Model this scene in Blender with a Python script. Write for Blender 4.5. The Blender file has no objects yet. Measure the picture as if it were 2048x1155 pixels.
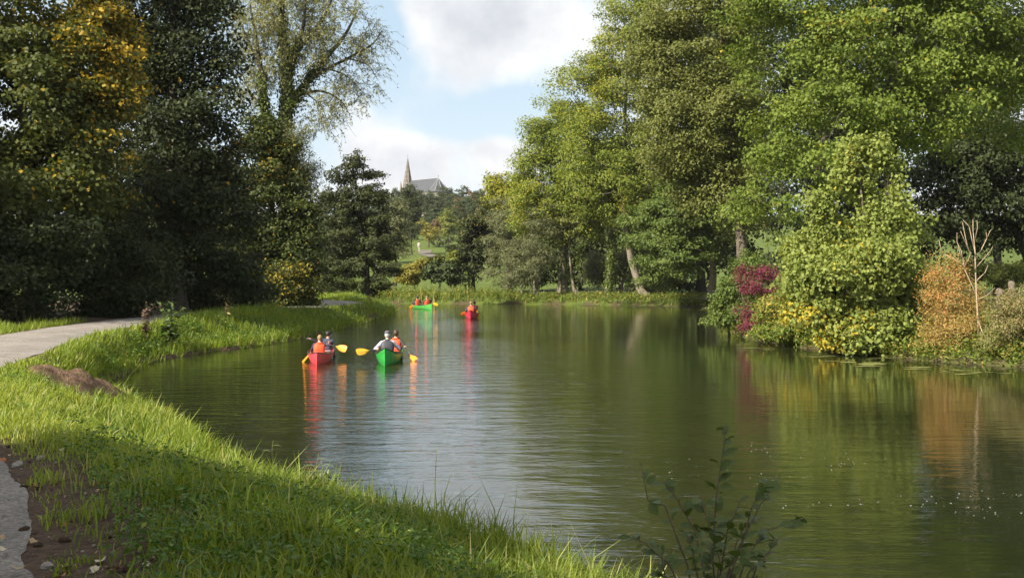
import bpy, math, random
import numpy as np
from mathutils import Vector, Matrix

rng = np.random.default_rng(11)
random.seed(5)
S = bpy.context.scene
COL = S.collection
F = 2200.0; HZ = 552.0; CX = 1024.0; CAMZ = 2.67
EXPOSURE = 1.30

# ------------------------------------------------------------------ camera
cam_d = bpy.data.cameras.new('camera'); cam = bpy.data.objects.new('camera', cam_d); COL.objects.link(cam)
cam.location = (0, 0, CAMZ); cam.rotation_euler = (math.pi/2, 0, 0)
cam_d.sensor_width = 36.0; cam_d.lens = 36.0*F/2048.0
cam_d.shift_y = -(577.5-HZ)/2048.0
cam_d.clip_start = 0.05; cam_d.clip_end = 6000
cam_d.dof.use_dof = True; cam_d.dof.focus_distance = 36.0; cam_d.dof.aperture_fstop = 10.0
S.camera = cam

# ------------------------------------------------------------------ world and sun
SUN_DIR = Vector((-0.79, -0.61, 0.0)).normalized()
SUN_EL = math.radians(37)
W = bpy.data.worlds.new('World'); S.world = W; W.use_nodes = True
nt = W.node_tree; nt.nodes.clear()
class G:
    """tiny node graph helper"""
    def __init__(s, t): s.t = t
    def n(s, typ, **kw):
        o = s.t.nodes.new(typ)
        for k, v in kw.items(): setattr(o, k, v)
        return o
    def l(s, a, b): s.t.links.new(a, b)
    def put(s, sock, v):
        if isinstance(v, (int, float, tuple, list)): sock.default_value = v
        else: s.l(v, sock)
    def m(s, op, a, b=0.0, c=None, clamp=False):
        o = s.n('ShaderNodeMath', operation=op, use_clamp=clamp)
        s.put(o.inputs[0], a); s.put(o.inputs[1], b)
        if c is not None: s.put(o.inputs[2], c)
        return o.outputs[0]
    def mix(s, f, a, b, mode='MIX'):
        o = s.n('ShaderNodeMix', data_type='RGBA', blend_type=mode)
        s.put(o.inputs[0], f); s.put(o.inputs[6], a); s.put(o.inputs[7], b)
        return o.outputs[2]
    def noise(s, vec, scale, detail=3, rough=0.55, dim='3D', dist=0.0):
        o = s.n('ShaderNodeTexNoise', noise_dimensions=dim)
        if vec is not None: s.l(vec, o.inputs['Vector'])
        o.inputs['Scale'].default_value = scale; o.inputs['Detail'].default_value = detail
        o.inputs['Roughness'].default_value = rough; o.inputs['Distortion'].default_value = dist
        return o.outputs['Fac']
    def ramp(s, f, stops):
        o = s.n('ShaderNodeValToRGB'); s.put(o.inputs[0], f)
        e = o.color_ramp.elements
        while len(e) < len(stops): e.new(0.5)
        for i, (p, c) in enumerate(stops):
            e[i].position = p
            e[i].color = c if len(c) == 4 else (*c, 1)
        return o.outputs[0]
    def smooth(s, f, a, b):
        o = s.n('ShaderNodeMapRange', interpolation_type='SMOOTHSTEP')
        s.put(o.inputs[0], f); o.inputs[1].default_value = a; o.inputs[2].default_value = b
        return o.outputs[0]
g = G(nt)
tc = g.n('ShaderNodeTexCoord'); sep = g.n('ShaderNodeSeparateXYZ'); g.l(tc.outputs['Generated'], sep.inputs[0])
dx, dy, dz = sep.outputs
sky = g.n('ShaderNodeTexSky', sky_type='NISHITA'); sky.sun_disc = False
sky.sun_elevation = SUN_EL; sky.sun_rotation = math.atan2(SUN_DIR.x, SUN_DIR.y)
sky.air_density = 1.0; sky.dust_density = 1.2; sky.ozone_density = 1.2
az = g.m('ARCTAN2', dx, dy); el = g.m('ARCSINE', dz)
zc = g.m('MAXIMUM', g.m('ADD', dz, 0.10), 0.03)
cmb = g.n('ShaderNodeCombineXYZ'); g.put(cmb.inputs[0], g.m('DIVIDE', dx, zc)); g.put(cmb.inputs[1], g.m('DIVIDE', dy, zc)); cmb.inputs[2].default_value = 3.7
n1 = g.noise(tc.outputs['Generated'], 5.5, 7, 0.58)
big = g.noise(cmb.outputs[0], 0.55, 3, 0.5)
cov = g.m('ADD', g.m('ADD', g.m('MULTIPLY', n1, 0.65), g.m('MULTIPLY', big, 0.45)), g.m('MULTIPLY', g.smooth(dz, 0.26, 0.6), 0.12))
# cloud banks of this afternoon (azimuth, elevation in radians, half-sizes, weight)
for a0, e0, sa, se, w in ((-0.005, 0.222, 0.10, 0.050, 0.25), (-0.02, 0.142, 0.11, 0.022, -0.22), (-0.13, 0.125, 0.035, 0.04, 0.16),
                          (-0.105, 0.095, 0.045, 0.03, 0.18), (-0.02, 0.115, 0.03, 0.014, 0.15), (0.01, 0.10, 0.035, 0.03, 0.17), (-0.07, 0.10, 0.03, 0.03, 0.10), (-0.115, 0.205, 0.018, 0.06, -0.16), (-0.05, 0.235, 0.06, 0.03, 0.12),
                          (-0.05, 0.072, 0.05, 0.014, -0.10), (-0.24, 0.20, 0.07, 0.06, -0.2), (-0.33, 0.22, 0.05, 0.05, -0.12)):
    q = g.m('ADD', g.m('POWER', g.m('DIVIDE', g.m('SUBTRACT', az, a0), sa), 2.0), g.m('POWER', g.m('DIVIDE', g.m('SUBTRACT', el, e0), se), 2.0))
    cov = g.m('ADD', cov, g.m('MULTIPLY', g.m('EXPONENT', g.m('MULTIPLY', q, -1.0)), w))
cloud = g.smooth(cov, 0.48, 0.64)
shade_n = g.noise(tc.outputs['Generated'], 13.0, 6, 0.62)
sh2 = g.m('ADD', g.m('MULTIPLY', shade_n, 0.75), g.m('MULTIPLY', g.smooth(cov, 0.55, 0.95), -0.32))
ccol = g.ramp(sh2, [(0.12, (5.3, 5.45, 5.8)), (0.30, (6.7, 6.75, 6.95)), (0.46, (8.3, 8.2, 8.0))])
skyc = g.mix(0.70, sky.outputs[0], (5.2, 6.6, 7.7, 1))
skyc = g.mix(g.smooth(dz, 0.24, -0.02), skyc, (6.2, 7.0, 7.6, 1))
fin = g.mix(g.m('MULTIPLY', cloud, 0.93), skyc, ccol)
bg = g.n('ShaderNodeBackground'); g.l(fin, bg.inputs[0]); bg.inputs[1].default_value = 0.056
wo = g.n('ShaderNodeOutputWorld'); g.l(bg.outputs[0], wo.inputs[0])
sd = bpy.data.lights.new('sun', 'SUN'); sd.energy = 5.0; sd.angle = math.radians(0.53); sd.color = (1.0, 0.91, 0.77)
sun = bpy.data.objects.new('sun', sd); COL.objects.link(sun)
tosun = Vector((SUN_DIR.x*math.cos(SUN_EL), SUN_DIR.y*math.cos(SUN_EL), math.sin(SUN_EL)))
sun.rotation_euler = tosun.to_track_quat('Z', 'Y').to_euler(); sun.location = tosun*60
S.view_settings.view_transform = 'Standard'; S.view_settings.look = 'None'
S.view_settings.exposure = EXPOSURE; S.view_settings.gamma = 1.0
S.render.engine = 'CYCLES'
S.cycles.max_bounces = 6; S.cycles.diffuse_bounces = 3; S.cycles.glossy_bounces = 3; S.cycles.transmission_bounces = 4
S.cycles.transparent_max_bounces = 4; S.cycles.sample_clamp_indirect = 6.0

# ------------------------------------------------------------------ helpers
def P(x, y, d):
    """the world point that stands d metres off, in the direction measured in the photograph"""
    return np.array(((x-CX)/F*d, d, CAMZ+(HZ-y)/F*d))
def tag(o, label=None, cat=None, group=None, kind=None):
    for k, v in (('label', label), ('category', cat), ('group', group), ('kind', kind)):
        if v: o[k] = v
    return o
def empty(name, loc, rz=0.0):
    o = bpy.data.objects.new(name, None); COL.objects.link(o)
    o.location = tuple(float(v) for v in loc); o.rotation_euler = (0, 0, rz); o.empty_display_size = 0.2
    return o
def link(name, me, mats, parent=None, loc=None, smooth=False):
    o = bpy.data.objects.new(name, me); COL.objects.link(o)
    for m_ in (mats if isinstance(mats, (list, tuple)) else [mats]): me.materials.append(m_)
    if parent is not None: o.parent = parent
    if loc is not None: o.location = tuple(float(v) for v in loc)
    if smooth: me.polygons.foreach_set('use_smooth', np.ones(len(me.polygons), bool))
    return o
def mesh_np(name, V, polys, attrs=None):
    """V (n,3); polys: list of index arrays (m,k) with constant k each"""
    me = bpy.data.meshes.new(name)
    V = np.ascontiguousarray(V, dtype=np.float32)
    me.vertices.add(len(V)); me.vertices.foreach_set('co', V.ravel())
    loops = np.concatenate([p.ravel() for p in polys]).astype(np.int32)
    tot = np.concatenate([np.full(len(p), p.shape[1], np.int32) for p in polys])
    st = np.concatenate([[0], np.cumsum(tot)[:-1]]).astype(np.int32)
    me.loops.add(len(loops)); me.loops.foreach_set('vertex_index', loops)
    me.polygons.add(len(tot)); me.polygons.foreach_set('loop_start', st); me.polygons.foreach_set('loop_total', tot)
    for k, (dom, a) in (attrs or {}).items():
        at = me.attributes.new(k, 'FLOAT', dom); at.data.foreach_set('value', np.ascontiguousarray(a, dtype=np.float32))
    me.update(); me.validate()
    return me
def unit(v):
    return v/np.maximum(np.linalg.norm(v, axis=-1, keepdims=True), 1e-9)
def ss(x):
    x = np.clip(x, 0, 1); return x*x*(3-2*x)
class MB:
    """collects simple solids into one mesh"""
    def __init__(s): s.v = []; s.f = []; s.n = 0
    def add(s, V, Fs):
        V = [tuple(float(c) for c in v) for v in V]
        s.v += V; s.f += [tuple(i+s.n for i in f) for f in Fs]; s.n += len(V)
    def box(s, c, h, R=None):
        V = [Vector((sx*h[0], sy*h[1], sz*h[2])) for sx in (-1, 1) for sy in (-1, 1) for sz in (-1, 1)]
        if R is not None: V = [R@v for v in V]
        s.add([v+Vector(c) for v in V], [(0,1,3,2),(4,6,7,5),(0,4,5,1),(2,3,7,6),(0,2,6,4),(1,5,7,3)])
    def tube(s, pts, rad, k=8, cap=True):
        pts = [Vector(p) for p in pts]; n = len(pts)
        rad = rad if hasattr(rad, '__len__') else [rad]*n
        V = []; prev = None
        for i, p in enumerate(pts):
            t = (pts[min(i+1, n-1)]-pts[max(i-1, 0)]).normalized()
            a = t.orthogonal().normalized() if prev is None else (prev-t*prev.dot(t)).normalized()
            prev = a; b = t.cross(a)
            for j in range(k):
                q = 2*math.pi*j/k; V.append(p+(a*math.cos(q)+b*math.sin(q))*rad[i])
        Fs = [(i*k+j, i*k+(j+1)%k, (i+1)*k+(j+1)%k, (i+1)*k+j) for i in range(n-1) for j in range(k)]
        if cap: Fs += [tuple(range(k-1, -1, -1)), tuple((n-1)*k+j for j in range(k))]
        s.add(V, Fs)
    def ball(s, c, r, nu=12, nv=8, M=None):
        r = r if hasattr(r, '__len__') else (r, r, r); V = []; Fs = []
        for i in range(nv+1):
            th = math.pi*i/nv
            for j in range(nu):
                ph = 2*math.pi*j/nu
                v = Vector((r[0]*math.sin(th)*math.cos(ph), r[1]*math.sin(th)*math.sin(ph), r[2]*math.cos(th)))
                V.append((M@v if M else v)+Vector(c))
        for i in range(nv):
            for j in range(nu): Fs.append((i*nu+j, (i+1)*nu+j, (i+1)*nu+(j+1)%nu, i*nu+(j+1)%nu))
        s.add(V, Fs)
    def loft(s, rings, cap=True, closed=True):
        k = len(rings[0]); V = [v for r in rings for v in r]
        Fs = [(i*k+j, i*k+(j+1)%k, (i+1)*k+(j+1)%k, (i+1)*k+j) for i in range(len(rings)-1) for j in range(k if closed else k-1)]
        if cap: Fs += [tuple(range(k-1, -1, -1)), tuple((len(rings)-1)*k+j for j in range(k))]
        s.add(V, Fs)
    def mesh(s, name):
        me = bpy.data.meshes.new(name); me.from_pydata(s.v, [], s.f); me.update(); return me
    def build(s, name, mat, parent=None, loc=None, smooth=False):
        return link(name, s.mesh(name), mat, parent, loc, smooth)

# ------------------------------------------------------------------ materials
MATS = {}
def pmat(name, col, rough=0.7, noise=None, bump=None, spec=0.5, metal=0.0, col2=None):
    if name in MATS: return MATS[name]
    m = bpy.data.materials.new(name); m.use_nodes = True; gg = G(m.node_tree)
    b = m.node_tree.nodes['Principled BSDF']
    b.inputs['Roughness'].default_value = rough; b.inputs['Specular IOR Level'].default_value = spec; b.inputs['Metallic'].default_value = metal
    t = gg.n('ShaderNodeTexCoord').outputs['Object']
    if noise:
        nz = gg.noise(t, noise[0], 5, 0.6); c2 = col2 or tuple(c*noise[1] for c in col)
        gg.l(gg.mix(gg.smooth(nz, 0.35, 0.65), (*col, 1), (*c2, 1)), b.inputs['Base Color'])
    else: b.inputs['Base Color'].default_value = (*col, 1)
    if bump:
        bp = gg.n('ShaderNodeBump'); bp.inputs['Strength'].default_value = bump[1]; bp.inputs['Distance'].default_value = bump[2]
        gg.l(gg.noise(t, bump[0], 4, 0.6), bp.inputs['Height']); gg.l(bp.outputs[0], b.inputs['Normal'])
    MATS[name] = m; return m
def leafmat(name, dark, light, autumn=(0.35, 0.2, 0.02), trans=0.38, rough=0.6, spec=0.2):
    if name in MATS: return MATS[name]
    m = bpy.data.materials.new(name); m.use_nodes = True; gg = G(m.node_tree)
    b = m.node_tree.nodes['Principled BSDF']; out = m.node_tree.nodes['Material Output']
    v = gg.n('ShaderNodeAttribute', attribute_name='v').outputs['Fac']; a = gg.n('ShaderNodeAttribute', attribute_name='a').outputs['Fac']
    c = gg.mix(a, gg.mix(v, (*dark, 1), (*light, 1)), (*autumn, 1))
    gg.l(c, b.inputs['Base Color']); b.inputs['Roughness'].default_value = rough; b.inputs['Specular IOR Level'].default_value = spec
    tr = gg.n('ShaderNodeBsdfTranslucent'); gg.l(gg.mix(1.0, c, (1.25, 1.2, 0.55, 1), 'MULTIPLY'), tr.inputs[0])
    mx = gg.n('ShaderNodeMixShader'); mx.inputs[0].default_value = trans
    gg.l(b.outputs[0], mx.inputs[1]); gg.l(tr.outputs[0], mx.inputs[2]); gg.l(mx.outputs[0], out.inputs[0])
    MATS[name] = m; return m
BARK = pmat('bark', (0.13, 0.105, 0.075), 0.9, (6, 0.5), (14, 0.8, 0.03))
BARK_PALE = pmat('bark_pale', (0.22, 0.185, 0.13), 0.9, (5, 0.55), (12, 0.8, 0.03))
BARK_DARK = pmat('bark_dark', (0.06, 0.05, 0.036), 0.95, (6, 0.6), (14, 0.8, 0.03))
TWIG = pmat('dead_wood', (0.38, 0.29, 0.19), 0.85, (9, 0.6))
LM = dict(
    maple=leafmat('leaf_maple', (0.088, 0.135, 0.022), (0.188, 0.238, 0.042), (0.36, 0.28, 0.03)),
    maple_bush=leafmat('leaf_field_maple', (0.150, 0.195, 0.042), (0.270, 0.310, 0.080), (0.47, 0.36, 0.035), 0.38),
    ash=leafmat('leaf_ash', (0.112, 0.158, 0.026), (0.225, 0.265, 0.042), (0.33, 0.29, 0.03)),
    alder=leafmat('leaf_alder', (0.095, 0.115, 0.026), (0.185, 0.200, 0.052), (0.30, 0.2, 0.04), 0.32, 0.55),
    hornbeam=leafmat('leaf_hornbeam', (0.065, 0.105, 0.022), (0.150, 0.195, 0.045), (0.3, 0.22, 0.03), 0.32, 0.55),
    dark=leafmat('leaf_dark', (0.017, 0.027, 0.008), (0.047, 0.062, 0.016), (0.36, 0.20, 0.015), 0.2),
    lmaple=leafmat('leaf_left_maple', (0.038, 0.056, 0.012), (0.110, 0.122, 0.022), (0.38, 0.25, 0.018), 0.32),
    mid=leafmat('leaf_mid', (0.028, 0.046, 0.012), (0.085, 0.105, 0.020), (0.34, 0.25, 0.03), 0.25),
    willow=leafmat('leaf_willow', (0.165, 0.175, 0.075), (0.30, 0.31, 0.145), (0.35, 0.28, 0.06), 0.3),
    sallow=leafmat('leaf_sallow', (0.085, 0.100, 0.045), (0.180, 0.190, 0.085), (0.32, 0.27, 0.06), 0.25),
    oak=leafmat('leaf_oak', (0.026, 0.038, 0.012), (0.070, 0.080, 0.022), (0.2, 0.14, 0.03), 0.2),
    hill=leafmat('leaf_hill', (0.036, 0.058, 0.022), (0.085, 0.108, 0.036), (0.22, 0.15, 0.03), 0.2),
    yellow=leafmat('leaf_yellow', (0.15, 0.15, 0.03), (0.30, 0.26, 0.05), (0.45, 0.22, 0.02), 0.3),
    lime=leafmat('leaf_lime', (0.11, 0.135, 0.025), (0.22, 0.24, 0.05), (0.4, 0.3, 0.04), 0.3),
    crimson=leafmat('leaf_crimson', (0.090, 0.016, 0.036), (0.225, 0.038, 0.075), (0.16, 0.12, 0.04), 0.3),
    orange=leafmat('leaf_orange', (0.24, 0.20, 0.055), (0.42, 0.31, 0.105), (0.46, 0.19, 0.07), 0.3),
    straw=leafmat('leaf_straw', (0.15, 0.125, 0.050), (0.30, 0.24, 0.11), (0.14, 0.18, 0.04), 0.25),
    red=leafmat('leaf_red', (0.42, 0.05, 0.012), (0.62, 0.09, 0.02), (0.4, 0.2, 0.03), 0.3),
    brownish=leafmat('leaf_brown', (0.10, 0.07, 0.035), (0.17, 0.12, 0.05), (0.25, 0.1, 0.03), 0.2),
    ivy=leafmat('leaf_ivy', (0.045, 0.075, 0.014), (0.120, 0.150, 0.028), (0.22, 0.2, 0.03), 0.2, 0.4),
    herb=leafmat('leaf_herb', (0.065, 0.105, 0.016), (0.17, 0.22, 0.032), (0.36, 0.27, 0.07), 0.3),
    grass=leafmat('grass_blade', (0.098, 0.155, 0.016), (0.262, 0.335, 0.042), (0.46, 0.42, 0.17), 0.45, 0.45),
    sedge=leafmat('sedge_blade', (0.065, 0.120, 0.016), (0.200, 0.270, 0.045), (0.46, 0.40, 0.18), 0.42, 0.5),
    litter=leafmat('leaf_litter', (0.09, 0.055, 0.030), (0.34, 0.25, 0.14), (0.12, 0.17, 0.03), 0.1),
    nettle=leafmat('leaf_nettle', (0.035, 0.085, 0.014), (0.095, 0.170, 0.026), (0.22, 0.24, 0.04), 0.3, 0.45),
)

# ------------------------------------------------------------------ the lie of the land
LB = np.array([(8,-60),(5.4,-12),(4.2,0),(3.3,3),(2.3,6),(1.2,8.2),(0.15,10),(-1.0,11.4),(-2.05,12.7),(-3.3,14.2),(-4.5,16.2),(-5.5,18.5),(-6.7,20.6),(-8.0,22.9),(-9.6,25.2),(-10.4,28),(-10.7,31),(-11.4,34),(-11.0,37.5),(-10.1,41),(-9.3,46),(-8.8,56),(-8.5,68),(-8.7,80),(-10,90),(-14,97),(-24,103),(-45,108),(-90,112)], float)
RB = np.array([(-90,124),(-45,118),(-24,113),(-8,107),(0,105),(8,102.5),(13,99),(16.5,92),(17,84),(15,74),(12.2,62),(11.2,55),(10.3,48),(10.6,43),(11.6,38.8),(13.4,34.4),(15.5,32),(18.5,27),(23,18),(26,5),(29,-15),(31,-60)], float)
PE = np.array([(-0.6,-12),(-1.2,0),(-1.9,4),(-2.6,6),(-4.3,9.5),(-6.2,12.7),(-8.8,18),(-10.6,25),(-12,31),(-12.8,37),(-13.1,45),(-12.2,54),(-10.3,61),(-9.3,66),(-9.6,71),(-12,77),(-17,83),(-26,88),(-45,92)], float)
def resample(poly, step):
    out = []
    n = len(poly); Q = np.vstack([2*poly[0]-poly[1], poly, 2*poly[-1]-poly[-2]])
    for i in range(1, n):
        p0, p1, p2, p3 = Q[i-1], Q[i], Q[i+1], Q[i+2]
        k = max(2, int(np.linalg.norm(p2-p1)/step))
        for t in np.linspace(0, 1, k, endpoint=False):
            out.append(0.5*((2*p1)+(-p0+p2)*t+(2*p0-5*p1+4*p2-p3)*t*t+(-p0+3*p1-3*p2+p3)*t**3))
    out.append(poly[-1]); return np.array(out)
LBs, RBs, PEs = resample(LB, 1.2), resample(RB, 1.5), resample(PE, 0.8)
tang = np.gradient(PEs, axis=0); tang = unit(tang); nrmL = np.stack([-tang[:, 1], tang[:, 0]], 1)
PW = 2.6
PCs = PEs+nrmL*PW/2
POLY = np.vstack([LBs, RBs])
def seg_dist(Q, A):
    d = np.full(len(Q), 1e9)
    for a, b in zip(A[:-1], A[1:]):
        ab = b-a; t = np.clip(((Q-a)@ab)/max(ab@ab, 1e-9), 0, 1)
        d = np.minimum(d, np.hypot(*(Q-a-t[:, None]*ab).T))
    return d
def inside(Q, A):
    c = np.zeros(len(Q), bool); x, y = Q.T
    for (x1, y1), (x2, y2) in zip(A, np.roll(A, -1, 0)):
        k = (y1 > y) != (y2 > y)
        xi = (x2-x1)*(y-y1)/((y2-y1) if abs(y2-y1) > 1e-12 else 1e-12)+x1
        c ^= k & (x < xi)
    return c
def wob(x, y):
    return 0.5*np.sin(x*1.3+1.7*np.sin(y*0.7))+0.3*np.sin(y*2.1+x*0.9)+0.2*np.sin(x*4.3-y*3.1)
def terrain(x, y):
    Q = np.stack([x, y], 1)
    dl, dr, dp = seg_dist(Q, LBs), seg_dist(Q, RBs), seg_dist(Q, PCs); ins = inside(Q, POLY)
    zl = 0.10+0.90*ss(dl/3.3)
    zr = 0.12+0.45*ss(dr/1.3)+0.25*ss(dr/14)
    z = np.where(dl < dr, zl, zr)
    z = np.where(ins, -1.1*ss(np.minimum(dl, dr)/2.5)-0.02, z)
    hill = np.interp(y, [0, 130, 150, 190, 230, 250, 300, 470, 520, 700, 2500], [0, 0, 0.5, 2.6, 5.9, 7.6, 12.2, 27.0, 30.5, 32, 32])
    z = z+np.where(ins, 0, hill)+np.where(ins, 0, 2.0*np.exp(-((x+26)/9)**2-((y-134)/9)**2))
    z = z+np.where(ins, 0, wob(x, y)*0.05*ss(np.minimum(dl, dr)/1.5)*np.clip(1.5-y/200, 0.3, 1))
    wp = ss((dp-PW/2-0.1)/1.0)
    z = np.where(ins, z, z*wp+(1-wp)*0.955)
    return z, dl, dr, dp, ins
def ground_z(x, y):
    return float(terrain(np.array([float(x)]), np.array([float(y)]))[0][0])
gx = np.concatenate([-np.geomspace(900, 45, 26), np.arange(-40, -16, 0.9), np.arange(-16, 5, 0.2), np.arange(5, 24, 0.6), np.geomspace(24, 900, 34)])
gy = np.concatenate([np.arange(-60, 3, 3.0), np.arange(3, 30, 0.2), np.arange(30, 72, 0.5), np.arange(72, 130, 1.1), np.geomspace(130, 2200, 60)])
XX, YY = np.meshgrid(gx, gy); fx, fy = XX.ravel(), YY.ravel()
gz, gdl, gdr, gdp, gins = terrain(fx, fy)
nx, ny = len(gx), len(gy)
ii = (np.arange(ny-1)[:, None]*nx+np.arange(nx-1)[None, :]).ravel()
verge = gdp-PW/2
soil = ss((1.5-verge+0.5*wob(fx*1.7, fy*1.9))/0.8)*ss((12.5-fy)/3.0)+ss((0.45-verge+0.25*wob(fx*2, fy*2))/0.4)*ss((45-fy)/10)
soil += ss((1.6-np.hypot((fx+8.4)/0.9, (fy-21.4)/1.3))/0.8)
soil += ss((0.5-np.minimum(gdl, gdr))/0.4)*0.9
under = np.where((fx < -15.5) & (fy > 20) & (fy < 75), 0.9, 0.0)
soil = np.clip(soil+under, 0, 1)
gm = bpy.data.materials.new('ground'); gm.use_nodes = True; gg = G(gm.node_tree); b = gm.node_tree.nodes['Principled BSDF']
tco = gg.n('ShaderNodeTexCoord').outputs['Object']
nf = gg.noise(tco, 0.9, 5, 0.6); nf2 = gg.noise(tco, 14, 5, 0.7)
gr = gg.mix(gg.smooth(nf, 0.35, 0.65), (0.050, 0.082, 0.012, 1), (0.100, 0.135, 0.022, 1))
gr = gg.mix(gg.smooth(nf2, 0.45, 0.7), gr, (0.055, 0.060, 0.018, 1))
so = gg.mix(gg.smooth(nf2, 0.3, 0.7), (0.040, 0.026, 0.017, 1), (0.098, 0.066, 0.044, 1))
sa_ = gg.n('ShaderNodeAttribute', attribute_name='soil').outputs['Fac']
gg.l(gg.mix(sa_, gr, so), b.inputs['Base Color']); b.inputs['Roughness'].default_value = 0.95; b.inputs['Specular IOR Level'].default_value = 0.15
bp = gg.n('ShaderNodeBump'); bp.inputs['Strength'].default_value = 0.9; bp.inputs['Distance'].default_value = 0.04
gg.l(gg.noise(tco, 9, 6, 0.7), bp.inputs['Height']); gg.l(bp.outputs[0], b.inputs['Normal'])
ground = link('ground', mesh_np('ground', np.stack([fx, fy, gz], 1), [np.stack([ii, ii+1, ii+1+nx, ii+nx], 1)], {'soil': ('POINT', soil)}), gm, smooth=True)
tag(ground, 'grassy river banks and wooded hillside with bare soil beside the path', 'ground', kind='structure')

# river water
wm = bpy.data.materials.new('river_water'); wm.use_nodes = True; gg = G(wm.node_tree); b = wm.node_tree.nodes['Principled BSDF']
tco = gg.n('ShaderNodeTexCoord').outputs['Object']
def mapped(scale, rot=0.0):
    mp = gg.n('ShaderNodeMapping'); gg.l(tco, mp.inputs[0]); mp.inputs['Scale'].default_value = scale; mp.inputs['Rotation'].default_value = (0, 0, rot); return mp.outputs[0]
patch = gg.smooth(gg.noise(mapped((0.10, 0.045, 1), 0.12), 1.0, 3, 0.55), 0.25, 0.60)
w1 = gg.noise(mapped((0.60, 2.0, 1), 0.06), 1.15, 3, 0.55, dist=0.5)
w2 = gg.noise(mapped((0.8, 2.2, 1), -0.12), 4.2, 3, 0.6, dist=0.6)
w3 = gg.noise(mapped((1.0, 1.5, 1), 0.3), 0.55, 2, 0.5)
sx_ = gg.n('ShaderNodeSeparateXYZ'); gg.l(tco, sx_.inputs[0])
lee = gg.smooth(gg.m('ADD', sx_.outputs[0], gg.m('ADD', gg.m('MULTIPLY', gg.noise(mapped((0.10, 0.08, 1)), 1.0, 3, 0.6), 3.0), gg.m('MULTIPLY', gg.noise(mapped((0.35, 2.2, 1)), 1.0, 3, 0.6), 1.6))), 7.2, 4.6)   # the current runs left of the middle, the right side lies calm
patch = gg.m('MULTIPLY', patch, gg.m('ADD', 0.15, gg.m('MULTIPLY', lee, 0.85)))
hgt = gg.m('ADD', gg.m('ADD', gg.m('MULTIPLY', w1, gg.m('ADD', gg.m('ADD', 0.20, gg.m('MULTIPLY', lee, 0.18)), gg.m('MULTIPLY', patch, 0.85))), gg.m('MULTIPLY', w2, gg.m('ADD', 0.03, gg.m('MULTIPLY', patch, 0.30)))), gg.m('MULTIPLY', w3, 0.35))
bp = gg.n('ShaderNodeBump'); bp.inputs['Strength'].default_value = 1.0; bp.inputs['Distance'].default_value = 0.024
gg.l(hgt, bp.inputs['Height']); gg.l(bp.outputs[0], b.inputs['Normal'])
murk = gg.noise(mapped((0.25, 0.12, 1)), 1.0, 4, 0.6)
gg.l(gg.mix(gg.smooth(murk, 0.35, 0.65), (0.010, 0.013, 0.005, 1), (0.018, 0.021, 0.008, 1)), b.inputs['Base Color'])
b.inputs['Roughness'].default_value = 0.03; b.inputs['IOR'].default_value = 1.7; b.inputs['Specular IOR Level'].default_value = 0.5
mb = MB(); mb.add([(-95, -62, 0), (60, -62, 0), (60, 130, 0), (-95, 130, 0)], [(0, 1, 2, 3)])
tag(mb.build('river', wm), 'calm olive green river with fine ripples and reflections', 'river', kind='structure')

# gravel path
pm = bpy.data.materials.new('gravel'); pm.use_nodes = True; gg = G(pm.node_tree); b = pm.node_tree.nodes['Principled BSDF']
tco = gg.n('ShaderNodeTexCoord').outputs['Object']
vo = gg.n('ShaderNodeTexVoronoi'); gg.l(tco, vo.inputs['Vector']); vo.inputs['Scale'].default_value = 42
c1 = gg.mix(gg.smooth(gg.noise(tco, 1.3, 4), 0.35, 0.65), (0.185, 0.168, 0.150, 1), (0.245, 0.222, 0.197, 1))
vc = gg.n('ShaderNodeRGBToBW'); gg.l(vo.outputs['Color'], vc.inputs[0]); c2 = gg.mix(0.45, c1, vc.outputs[0], 'OVERLAY'); c2 = gg.mix(gg.smooth(gg.noise(tco, 2.3, 6, 0.75), 0.55, 0.8), c2, (0.15, 0.125, 0.10, 1))
gg.l(c2, b.inputs['Base Color']); b.inputs['Roughness'].default_value = 0.9; b.inputs['Specular IOR Level'].default_value = 0.2
bp = gg.n('ShaderNodeBump'); bp.inputs['Strength'].default_value = 1.0; bp.inputs['Distance'].default_value = 0.02
gg.l(gg.noise(tco, 60, 4, 0.7), bp.inputs['Height']); gg.l(bp.outputs[0], b.inputs['Normal'])
Pf = resample(PE, 0.12); tn = unit(np.gradient(Pf, axis=0)); nl = np.stack([-tn[:, 1], tn[:, 0]], 1)
edge = 0.035*np.sin(np.arange(len(Pf))*0.21)+0.02*np.sin(np.arange(len(Pf))*0.53)+rng.normal(0, 0.008, len(Pf))
rows = []
for k, u in enumerate(np.linspace(0, 1, 7)):
    off = u*PW+(edge if k == 0 else (-edge[::-1] if k == 6 else 0))
    zc_ = 0.964+0.05*(1-(2*u-1)**2)
    rows.append(np.column_stack([Pf+nl*np.broadcast_to(off, len(Pf))[:, None], np.full(len(Pf), zc_)]))
V = np.stack(rows, 1).reshape(-1, 3); q = (np.arange(len(Pf)-1)[:, None]*7+np.arange(6)[None, :]).ravel()
tag(link('path', mesh_np('path', V, [np.stack([q, q+7, q+8, q+1], 1)]), pm, smooth=True), 'pale gravel towpath curving along the left bank', 'path', kind='structure')

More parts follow.
